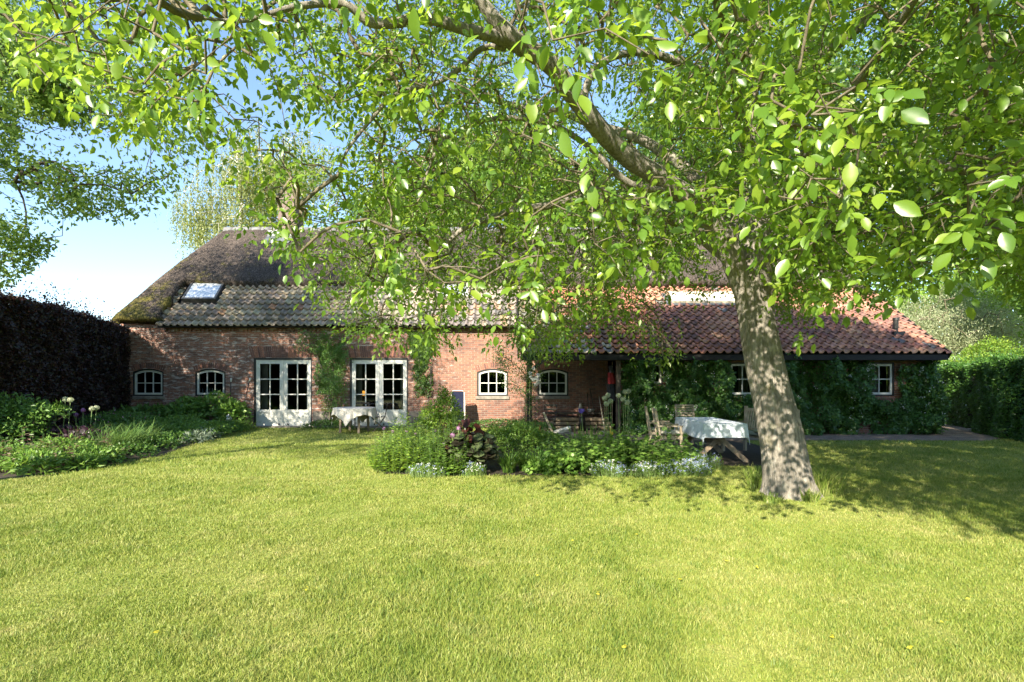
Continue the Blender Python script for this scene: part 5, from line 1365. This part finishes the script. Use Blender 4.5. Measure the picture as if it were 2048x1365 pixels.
def forget(loc, rad, n, label, white=.25, h=.22):
    t = empty('forget_me_not', loc, 0, label, 'flower', 'forget-me-nots edging the island bed')
    a = rng.random(n) * 6.283; r = np.sqrt(rng.random(n)); P = np.stack([r*np.cos(a)*rad[0], r*np.sin(a)*rad[1], h * (1 - .5 * r**2) * rng.uniform(.45, 1.15, n)], 1)
    b = P * np.array([.9, .9, 0]); V, F = prisms(b, P, .0022, .0015, 3); npmesh('stem', V, [F], M['stem_green'], t)
    k = rng.random(n) < .30; m = int(k.sum()); w = int(m * (1 - white))
    Pf = np.repeat(P[k], 3, 0) + rv(m * 3, .012) + np.array([0, 0, .012])
    flower_geo('flower', Pf[:w*3], .0085, M['f_blue'], t, 4)
    if m - w > 2: flower_geo('flower', Pf[w*3:], .010, M['f_white'], t, 4)
    n2 = n * 2; a = rng.random(n2) * 6.283; r = np.sqrt(rng.random(n2)); Pl = np.stack([r*np.cos(a)*rad[0], r*np.sin(a)*rad[1], h * .75 * rng.random(n2)], 1)
    leafmesh('foliage', [leafgeo(Pl, rv(n2, .6) + np.array([0, 0, .5]), rv(n2, .5) + np.array([0, 0, 1]), .05 * rng.uniform(.6, 1.3, n2), .016, 'quad')], M['shrub_y2'], t)
forget((1.55, 8.22, 0), (.32, .22), 300, 'blue forget-me-nots under the lobed leaves')
forget((2.15, 8.12, 0), (.34, .20), 300, 'mixed white and blue forget-me-nots in the middle of the front edge', .40)
forget((2.85, 8.35, 0), (.42, .30), 650, 'broad drift of blue forget-me-nots nearest the walnut trunk', .1)
forget((-.62, 8.22, 0), (.22, .15), 260, 'forget-me-nots at the foot of the purple leaved plant', .4)
forget((-1.35, 8.12, 0), (.30, .16), 260, 'sparse blue forget-me-nots in front of the pale green herbs', .2)
forget((3.3, 8.9, 0), (.35, .35), 350, 'forget-me-nots trailing towards the garden table', .1, .3)
bush('front_filler', (.85, 8.35, 0), [(0, 0, .10, .40, .2, .22), (-.35, 0, .08, .3, .18, .14)], 900, .065, 'shrub_g2', 'low rounded leafy plant at the bed edge beside the daylilies', 'plant', 'round', .9)
bush('geranium', (-.3, 11.3, 0), [(0, 0, .15, .8, .6, .25), (.9, .1, .15, .7, .5, .22), (-1.0, 0, .15, .8, .6, .25)], 3200, .06, 'shrub_g', 'low green geranium carpet at the back of the island bed', 'plant', 'maple', .95)
bush('ground_cover', (-.45, 16.45, 0), [(0, 0, .08, .9, .22, .24), (.95, 0, .1, .5, .22, .24), (-1.1, 0, .06, .5, .2, .14)], 3400, .055, 'climber', 'dark low plants along the wall foot under the arched window', 'plant')
bush('ground_cover', (-5.9, 16.45, 0), [(0, 0, .05, .9, .22, .20)], 1500, .055, 'shrub_g', 'low plants at the wall foot behind the round table', 'plant')
bush('ground_cover', (-2.75, 16.4, 0), [(0, 0, .05, .5, .22, .25)], 900, .055, 'shrub_g', 'small dark plant at the wall foot below the ivy', 'plant')

# ------------------------------------------------------------------ long border on the hedge side
bush('hydrangea', (-10.05, 10.3, 0), [(0, 0, .75, .75, .6, .5), (.6, .1, .85, .42, .4, .25), (-.6, 0, .8, .6, .5, .5), (.3, -.2, .4, .6, .5, .4)], 4600, .085, 'shrub_g', 'broad green leafy shrub with bare twigs before the copper hedge', templ='oval', stems=50, stem_mat='bark_dark', asp=.5, shell=.5)
bush('hosta', (-9.35, 16.1, 0), [(0, 0, .55, .85, .5, .55), (-.9, 0, .5, .6, .5, .45), (.6, -.1, .42, .5, .5, .42)], 1900, .15, 'shrub_g2', 'lush broad leaved green plant under the second small window', 'plant', 'oval', .62)
bush('hosta', (-11.2, 15.9, 0), [(0, 0, .35, .9, .6, .42), (-.8, 0, .3, .6, .6, .4), (.8, 0, .35, .6, .5, .4)], 1900, .13, 'shrub_g', 'lower leafy plants under the first small window', 'plant', 'oval', .62)
bush('columbine', (-10.3, 13.8, 0), [(0, 0, .3, .8, .7, .38), (-.7, 0, .3, .6, .6, .38)], 3000, .055, 'shrub_g', 'columbine clump with many small pink flowers', 'plant', 'maple', .9, flowers=[('f_pink', 46, .022, .10)])
bush('geranium', (-9.3, 12.9, 0), [(0, 0, .22, .8, .8, .30), (.9, 1.0, .18, .7, .8, .26), (0, 1.4, .25, .8, .8, .32)], 5200, .055, 'shrub_g2', 'cranesbill mound in the middle of the long border', 'plant', 'maple', .9)
bush('sedum', (-8.25, 14.3, 0), [(0, 0, .12, .35, .5, .2), (0, 1.0, .12, .35, .5, .22)], 1500, .05, 'shrub_y2', 'yellowish low plants along the border edge near the house', 'plant', 'oval')
bush('lychnis', (-7.85, 12.7, 0), [(0, 0, .08, .28, .4, .16), (-.25, .8, .08, .3, .4, .16)], 420, .13, 'grey_leaf', 'silver leaved low plants on the lawn edge of the border', 'plant', 'oval', .35)
for i, (x, y, l) in enumerate([(-8.3, 11.3, 'long arching grassy tuft closest to the silver leaved plants'), (-8.95, 10.8, 'largest arching grassy tuft in the long border'), (-8.2, 10.5, 'arching grassy tuft at the border edge')]):
    blades('daylily', (x, y, 0), 330, .78, .016, 'dayl2', l, 'plant', .30, .95, 'daylily tufts in the long border', segs=7)
stalks('loosestrife', (-8.35, 8.75, 0), 90, .56, (.85, .5), .13, 'loose', 'purple tinted loosestrife stems at the near end of the border', leaves=9, asp=.36)
stalks('loosestrife', (-8.0, 9.5, 0), 60, .58, (.7, .35), .12, 'loose', 'reddish stems standing behind the pale flowering edge', leaves=9, asp=.34)
bush('dark_heuchera', (-9.3, 10.7, 0), [(0, 0, .25, .8, .4, .28)], 900, .09, 'loose2', 'dark purple heuchera in the shade of the hedge', 'plant', 'round', .9)
bush('lamium', (-7.95, 8.55, 0), [(0, 0, .12, .55, .40, .22), (-1.0, 0, .14, .6, .45, .25), (.45, .75, .1, .3, .5, .18), (-.2, .7, .18, .7, .5, .28)], 3600, .075, 'shrub_g2', 'leafy front edge plants at the near end of the border', 'plant', 'oval', .55)
bush('lungwort', (-7.75, 8.3, 0), [(0, 0, .08, .36, .22, .16), (.38, .5, .06, .22, .3, .13)], 460, .13, 'shrub_y2', 'pale long leaved clump on the lawn edge of the border', 'plant', 'oval', .3)
bush('ground_cover', (-10.0, 9.4, 0), [(0, 0, .12, 1.2, .8, .25), (.4, 2.6, .12, 1.4, 1.0, .25), (-.5, 5.2, .15, 1.5, 1.0, .28), (2.4, -.2, .05, .5, .5, .22), (2.35, .8, .05, .45, .6, .22), (2.0, 1.9, .05, .5, .7, .25), (1.75, 3.0, .05, .5, .8, .22), (1.5, 5.6, .1, .5, 1.3, .24)], 10500, .07, 'shrub_g', 'mixed green ground cover filling the long border', 'plant', 'oval', .6)
def phlox(loc, label, mat, pts, n=40, h=.4):
    t = empty('phlox', loc, 0, label, 'flower'); P = []
    for (x, z) in pts: P.append(np.array([x, 0, z]) + rv(n // len(pts), .035))
    P = np.concatenate(P); flower_geo('flower', P, .024, M[mat], t, 5)
    b = P * np.array([.5, .5, 0]); V, F = prisms(b, P, .003, .002, 3); npmesh('stem', V, [F], M['stem_green'], t)
    m = 260; leafmesh('foliage', [leafgeo(np.stack([rng.normal(size=m)*.16, rng.normal(size=m)*.1, rng.random(m)*h*.8], 1), rv(m), rv(m, .5) + np.array([0,0,1]), .07, .02, 'oval')], M['shrub_g2'], t)
phlox((-8.42, 15.2, 0), 'white phlox blooms at the border edge beside the garden doors', 'f_white', [(-.1, .20), (.05, .18), (.12, .22), (.0, .38), (.02, .46)], 90)
phlox((-8.25, 15.9, 0), 'small magenta flower beside the garden doors', 'f_pink', [(.0, .42)], 14)

# taller grass round the trunk
for i, (px, Y, L, k, lb) in enumerate([(1645, 6.75, .42, 170, 'long thin grass tuft on the shaded side of the walnut trunk'), (1668, 6.9, .34, 110, 'outer wispy grass tuft beside the walnut trunk'), (1512, 7.2, .36, 90, 'thin grass tuft behind the walnut trunk foot'), (1500, 7.9, .24, 40, 'sparse tall grass between bed and walnut trunk'), (1545, 6.32, .15, 110, 'short grass tuft at the foot of the walnut trunk'), (1622, 6.42, .18, 110, 'short grass tuft against the root flare')]):
    p = PP(px, 765, Y); blades('grass_tuft', (p.x, Y, 0), k, L, .008, 'tuft', lb, 'grass', .10, .45, 'grass tufts round the walnut trunk')

# ------------------------------------------------------------------ fallen yellow leaves on the lawn
for px, py in [(1271, 1078), (1148, 1090), (1512, 1144), (1360, 1171), (1887, 1258), (1824, 1311), (1670, 1290), (1192, 1200), (1243, 1310), (305, 1280), (752, 990), (1940, 1210), (1075, 1160), (1450, 1132), (612, 1190)]:
    Y = 1.5 * 1024 / (py - 765); x = (px - 1024) / 1024 * Y
    n = 2; o = leafmesh('fallen_leaf', [leafgeo(np.array([[0, 0, 0.0], [.01, .01, .006]]), nrm(rv(n) * [1, 1, .1]), np.array([[.1, -.3, 1.], [0, .2, 1]]), .030, .022, 'oval')], M['f_yellow'])
    o.location = (x, Y, .042); tag(o, 'small yellow fallen leaf lying on the mown lawn', 'leaf', 'yellow leaves fallen on the lawn')

# ------------------------------------------------------------------ furniture
def cloth(name, qfun, ext, top, mat, label, n=110, flare=.10, fold=.03, nf=9, rot=0.0, loc=(0, 0, 0), hmod=None):
    us = np.linspace(-ext[0], ext[0], n); vs = np.linspace(-ext[1], ext[1], n); V = []
    for v in vs:
        for u in us:
            p = np.array([u, v]); q = qfun(p); d = p - q; L = float(np.hypot(*d))
            if L < 1e-6: V.append((u, v, top + .002 * noise.noise(Vector((u*3, v*3, 0))))); continue
            dr = d / L; a = math.atan2(*( (q + d)[::-1])); 
            w = min(L / .12, 1)
            f = fold * (math.sin(a * nf + 1.1) + .5 * math.sin(a * nf * 2.3 + .4)) * w * min(1, L / .3)
            out = .012 + flare * L + f
            V.append((q[0] + dr[0] * out, q[1] + dr[1] * out, top - L * .975 + .012 * w * 0))
    F = [(j*n + i, j*n + i + 1, (j+1)*n + i + 1, (j+1)*n + i) for j in range(n-1) for i in range(n-1)]
    o = npmesh(name, np.array(V), [np.array(F)], mat, None, smooth=True)
    s = o.modifiers.new('s', 'SOLIDIFY'); s.thickness = .003
    o.location = loc; o.rotation_euler = (0, 0, rot)
    return tag(o, label, 'tablecloth')
# round table
RT = (-4.72, 15.35)
t = empty('round_table', (*RT, 0), 0, 'round wooden garden table standing before the second pair of doors', 'table')
MB().tube([(0, 0, .70), (0, 0, .735)], .58, 48).build('tabletop', M['teak'], t)
for a in (.6, 2.2, 3.7, 5.3): MB().bar((.42 * math.cos(a), .42 * math.sin(a), 0), (.40 * math.cos(a), .40 * math.sin(a), .70), .06, .06).build('leg', M['teak'], t)
def qround(p, r=.60):
    l = float(np.hypot(*p)); return p if l <= r else p / l * r
cloth('tablecloth', qround, (.80, .80), .742, M['linen'], 'natural linen cloth draped over the round table', rot=.72, loc=(*RT, 0), flare=.14, fold=.032, nf=11)
# garden table with pale blue cloth
GT = (3.93, 10.25)
t = empty('garden_table', (*GT, 0), -.03, 'wooden picnic table with crossed legs on the bare patch', 'table')
MB().box(-.36, .36, -.86, .86, .70, .735).build('tabletop', M['teak'], t, bevel=.005)
for y in (-.62, .62):
    for s in (-1, 1): MB().bar((-s*.50, y + s*.03, 0), (s*.28, y + s*.03, .70), .035, .09).build('leg', M['teak'], t)
MB().bar((0, -.62, .35), (0, .62, .35), .04, .08).build('stretcher', M['teak'], t)
def qrect(p, a=.385, b=.885): return np.array([min(max(p[0], -a), a), min(max(p[1], -b), b)])
cloth('tablecloth', qrect, (.385 + .30, .885 + .26), .742, M['blue_cloth'], 'pale blue cloth hanging over the picnic table', rot=-.03, loc=(*GT, 0), flare=.10, fold=.012, nf=7, n=120)
def garden_chair(loc, rz, label, reclin=.16):
    t = empty('garden_chair', (*loc, 0), rz, label, 'chair', 'slatted teak chairs at the picnic table')
    m = M['teak_pale']
    sb = MB()
    for k in range(6): sb.box(-.22, .22, -.20 + k*.075, -.20 + k*.075 + .055, .415, .435)
    sb.box(-.235, -.215, -.21, .22, .38, .42); sb.box(.215, .235, -.21, .22, .38, .42); sb.build('seat', m, t)
    b = MB(); y0, y1 = .21, .21 + .52 * math.tan(reclin)
    for s in (-1, 1): b.bar((s*.21, y0, .40), (s*.21, y1, .93), .035, .045, (0, 1, 0))
    for k in range(7):
        z = .50 + k * .062; y = y0 + (z - .40) * math.tan(reclin); b.box(-.195, .195, y - .01, y + .01, z, z + .038)
    b.box(-.23, .23, y1 - .02, y1 + .02, .925, .965); b.build('backrest', m, t)
    for s in (-1, 1):
        MB().bar((s*.235, -.20, 0), (s*.235, -.18, .62), .035, .05).build('leg', m, t)
        MB().bar((s*.21, .32, 0), (s*.21, .19, .43), .035, .05).build('leg', m, t)
        MB().box(s*.235 - .03, s*.235 + .03, -.22, .27, .621, .645).build('armrest', m, t)
    return t
M['teak_pale'] = simple('bleached_teak', [(.26, .21, .14), (.48, .41, .30)], 9, .75, (1, 1, 1), .2)
def cushion(loc, rz, mat, label, sx=.22, sy=.22, z=.44, h=.06):
    mb = MB(); n = 14; 
    for sgn in (1, -1):
        vs = []
        for j in range(n+1):
            for i in range(n+1):
                u, v = i/n*2-1, j/n*2-1; k = (1 - abs(u)**5) * (1 - abs(v)**5)
                vs.append((u*sx, v*sy, h/2 * (1 + sgn * (k ** .4 if k > 0 else 0))))
        mb.add(vs, [(j*(n+1)+i, j*(n+1)+i+1, (j+1)*(n+1)+i+1, (j+1)*(n+1)+i)[::sgn] for j in range(n) for i in range(n)])
    o = mb.build('cushion', M[mat], None, True); o.location = (loc[0], loc[1], z); o.rotation_euler = (0, 0, rz); return tag(o, label, 'cushion')
garden_chair((4.17, 12.05), .05, 'slatted teak chair at the far end of the picnic table')
garden_chair((3.18, 10.35), R(82), 'teak chair with pale cushion facing the picnic table side')
garden_chair((3.22, 11.15), R(78), 'teak chair mostly hidden behind the cushioned one')
cushion((3.22, 10.36), R(82), 'cush_l', 'pale cushion on the teak chair beside the picnic table', h=.09)
cushion((3.24, 11.15), R(78), 'cush', 'grey green cushion on the half hidden teak chair', h=.07)
# bench
bt = empty('garden_bench', (4.98, 10.45, 0), R(-78), 'slatted teak bench behind the walnut trunk', 'bench')
m = M['teak_pale']; b = MB()
for k in range(6): b.box(-.72, .72, -.24 + k*.08, -.24 + k*.08 + .06, .40, .42)
b.build('seat', m, bt)
b = MB()
b.box(-.74, .74, .30, .34, .88, .94); b.box(-.74, .74, .24, .28, .48, .53)
for k in range(20): x = -.70 + k * .0735; b.bar((x, .262, .53), (x, .318, .88), .035, .016, (0, 1, 0))
b.build('backrest', m, bt)
for s in (-1, 1):
    MB().box(s*.75 - .03, s*.75 + .03, -.27, -.21, 0, .62).build('leg', m, bt); MB().bar((s*.75, .30, 0), (s*.75, .33, .98), .06, .05, (0, 1, 0)).build('leg', m, bt)
    MB().box(s*.75 - .04, s*.75 + .04, -.30, .30, .621, .65).build('armrest', m, bt)
cushion((4.95, 10.5), R(-78), 'cush', 'long grey green seat cushion on the slatted bench', sx=.66, sy=.22, z=.425, h=.06)
cushion((5.02, 10.05), R(-60), 'cush', 'loose cushion lying on the near end of the bench', sx=.2, sy=.2, z=.49, h=.09)
# bistro chairs
def bistro(loc, rz, label, mat='metal', slat='teak_dark', sc=1.0, group='folding bistro chairs'):
    t = empty('bistro_chair', (*loc, 0), rz, label, 'chair', group); f = M[mat]
    b = MB()
    for k in range(5): b.box(-.19, .19, -.19 + k*.078, -.19 + k*.078 + .055, .445, .462)
    b.build('seat', M[slat], t)
    for s in (-1, 1):
        MB().tube([(s*.19, -.22, .44), (s*.19, .0, .22), (s*.19, .22, 0)], .010, 6).build('leg', f, t)
        MB().tube([(s*.205, -.20, 0), (s*.205, .0, .22), (s*.205, .17, .46), (s*.205, .25, .86)], .010, 6).build('leg', f, t)
    b = MB(); b.box(-.205, .205, .24, .252, .80, .86); b.box(-.205, .205, .215, .227, .69, .74); b.build('backrest', M[slat], t)
    b = MB(); b.tube([(-.19, .22, .012), (.19, .22, .012)], .008, 6); b.tube([(-.205, -.19, .02), (.205, -.19, .02)], .008, 6); b.build('stretcher', f, t)
bistro((-4.02, 15.5), R(-75), 'folding bistro chair tucked beside the linen covered table')
bistro((-4.75, 16.15), R(8), 'folding bistro chair on the wall side of the round table')
bistro((.98, 14.6), R(-35), 'dark folding chair standing open on the porch')
# navy folding lounger leaning on the wall
t = empty('folding_lounger', (-1.68, 15.9, 0), .12, 'navy folding lounger with white frame standing by the wall', 'lounger')
b = MB(); b.tube([(-.20, .25, .05), (-.20, .05, .62), (-.20, .14, 1.18), (-.14, .15, 1.24), (.14, .15, 1.24), (.20, .14, 1.18), (.20, .05, .62), (.20, .25, .05)], .013, 8); b.build('frame', M['white'], t, True)
b = MB(); b.box(-.185, .185, -.01, .01, 0, .62, Matrix.Translation((0, .055, .60)) @ Matrix.Rotation(-.14, 4, 'X')); b.build('backrest', M['lounger'], t, bevel=.008)
b = MB(); b.box(-.185, .185, -.01, .01, 0, .5, Matrix.Translation((0, .20, .12)) @ Matrix.Rotation(.30, 4, 'X')); b.build('seat', M['lounger'], t, bevel=.008)
for s in (-1, 1): MB().tube([(s*.22, -.12, 0), (s*.215, .03, .60), (s*.215, .10, .95)], .012, 8).build('leg', M['white'], t, True)
# garden torches beside the doors
for (px, py, dx, lb) in [(463, 763, 0, 'upright garden torch with white head beside the small window'), (500, 762, -.30, 'slanting garden torch with white head next to the doors')]:
    p = PP(px, py, 16.65); t = empty('garden_torch', (p.x + dx, 16.5, 0), 0, lb, 'torch', 'garden torches leaning on the brick wall')
    MB().tube([(0, 0, 0), (-dx, .12, p.z)], .014, 8).build('pole', M['black'], t, True)
    d = Vector((-dx, .12, p.z)); u = d.normalized(); MB().tube([d - u * .02, d + u * .10], [.024, .03], 10).build('torch_head', M['white'], t, True)
# porch: bench with planks, lantern, pot, tools, parasol, boots, box
t = empty('porch_bench', (2.15, 16.35, 0), 0, 'long dark plank bench against the porch wall', 'bench')
b = MB(); 
for k in range(4): b.box(-1.2, 1.15, -.24 + k*.12, -.24 + k*.12 + .105, .50, .55)
b.build('seat', M['teak_dark'], t, bevel=.005)
for x in (-1.1, 0, 1.05): MB().box(x - .04, x + .04, -.2, .2, 0, .5).build('leg', M['teak_dark'], t)
for i, z in enumerate((.02, .15, .28)):
    o = MB(); o.box(-1.0 + .07*i, 1.0 - .05*i, -.16, .16, z, z + .10); o = o.build('plank', M['teak'], None, bevel=.01); o.location = (2.15, 16.33, 0)
    tag(o, ['lowest stored plank under the porch bench', 'middle stored plank under the porch bench', 'topmost stored plank under the porch bench'][i], 'plank', 'planks stored under the porch bench')
p = PP(1161, 812, 16.3)
o = MB().tube([(0, 0, 0), (0, 0, .17), (0, 0, .20), (0, 0, .27)], [.065, .065, .04, .04], 14).build('jug', M['stone_pale'], None, True); o.location = (p.x, 16.3, .551); tag(o, 'pale stoneware jug standing on the porch bench', 'jug')
o = MB().tube([(0, 0, 0), (0, 0, .09), (0, 0, .10)], [.09, .13, .13], 14).build('bowl', M['greym'], None, True); o.location = ((1182-1024)/1024*16.3, 16.3, .551); tag(o, 'grey metal bowl beside the stoneware jug', 'bowl')
o = MB().box(-.10, .10, -.1, .1, 0, .30).build('plant_box', M['terracotta'], None, bevel=.006); o.location = (.72, 14.75, 0); tag(o, 'square terracotta pot at the foot of the porch post', 'pot')
def tool(x0, x1, h, y, lb, head, hm='teak', nm='garden_tool', hw=.16, z0=0):
    t = empty(nm, (x0, y, 0), 0, lb, 'tool', 'garden tools leaning in the porch'); d = Vector((x1 - x0, 16.6 - y, h))
    MB().tube([(0, 0, .02), tuple(d)], .014, 8).build('handle', M[hm], t, True)
    MB().box(-hw, hw, -.03, .03, 0, .06).build('head', M[head], t)
tool(2.46, 2.44, 1.15, 16.0, 'thin dark handled rake in the porch', 'metal', 'teak_dark', 'rake', .12)
tool(2.72, 2.52, 1.3, 16.1, 'tool with slanting dark handle next to the thin rake', 'metal', 'teak_dark', 'hoe', .08)
p = PP(1215, 843, 15.0); tool(p.x - .05, p.x + .02, 1.05, 15.1, 'broom with pale handle standing at the porch edge', 'greym', 'cream', 'broom', .13)
o = MB().tube([(0, 0, 0), (0, 0, .02), (0, 0, .14), (0, 0, .17)], [.05, .06, .05, .02], 12).build('yellow_bottle', M['yellow'], None, True); o.location = ((1223-1024)/1024*14.6, 14.6, .012); tag(o, 'small yellow plastic bottle on the porch floor', 'bottle')
for k, x in enumerate((1.62, 1.80)):
    o = MB().ball((0, 0, .05), .05, 10, 8, 1.1, 2.2, 1).build('shoe', M['black'], None, True); o.location = (x, 15.4, .01); o.rotation_euler = (0, 0, .2 - .4*k); tag(o, ['dark garden shoe beneath the porch bench near the jug', 'second dark garden shoe closer to the tools'][k], 'shoe', 'garden shoes on the porch floor')
o = MB().tube([(0, 0, 0), (0, 0, .30), (.0, 0, .42)], [.11, .10, .09], 12).build('rubber_boot', M['black'], None, True); o.location = (2.15, 15.7, .01); tag(o, 'black rubber boot standing under the porch bench', 'boot')
t = empty('parasol', (2.93, 14.95, 0), 0, 'closed parasol in red and dark canvas hanging by the porch corner', 'parasol')
def fold(z0, z1, r0, r1, mat, nm):
    mb = MB(); n = 24; vs = []; m_ = 8
    for j in range(m_ + 1):
        k = j / m_
        for i in range(n):
            a = 2*math.pi*i/n; r = (r0 + (r1 - r0) * k) * (1 + .22 * math.cos(a * 6)); vs.append((r*math.cos(a) - .05 * (1-k), r*math.sin(a) * .7, z0 + (z1 - z0) * k))
    mb.add(vs, [(j*n+i, j*n+(i+1) % n, (j+1)*n+(i+1) % n, (j+1)*n+i) for j in range(m_) for i in range(n)]); mb.build(nm, M[mat], t, True)
fold(1.98, 1.78, .05, .07, 'navy', 'canopy'); fold(1.78, 1.45, .07, .105, 'red', 'canopy'); fold(1.45, .95, .105, .11, 'navy', 'canopy')
MB().tube([(0, 0, 0), (0, 0, 2.1)], .014, 8).build('pole', M['teak'], t, True)
# birch log and stake in the bed
t = MB(); q, r = catmull([(0, 0, 0), (.16, 0, .04), (.32, .02, .08), (.40, .02, .10)], [.045, .06, .062, .06], 4); t.tube(q, r, 14)
o = t.build('birch_log', M['birch_log'] , None, True); p = PP(1108, 868, 12.2); o.location = (p.x, 12.2, .30); tag(o, 'white barked log lying beside the leaning stake', 'log')
p0, p1 = PP(1107, 870, 12.1), PP(1087, 825, 12.1)
o = MB().bar((0, 0, -p0.z), tuple(p0 - p0), .06, .05).bar((0, 0, 0), tuple(p1 - p0), .07, .05).build('wooden_stake', M['teak_pale'], None, bevel=.006); o.location = p0; tag(o, 'leaning weathered stake above the green bushes', 'stake')
o = MB().box(-.35, .35, -.2, .2, 0, .30).build('log_support', M['stone'], None, bevel=.03); o.location = (PP(1118, 868, 12.3).x, 12.3, 0); tag(o, 'low stone block carrying the white barked log', 'stone block')
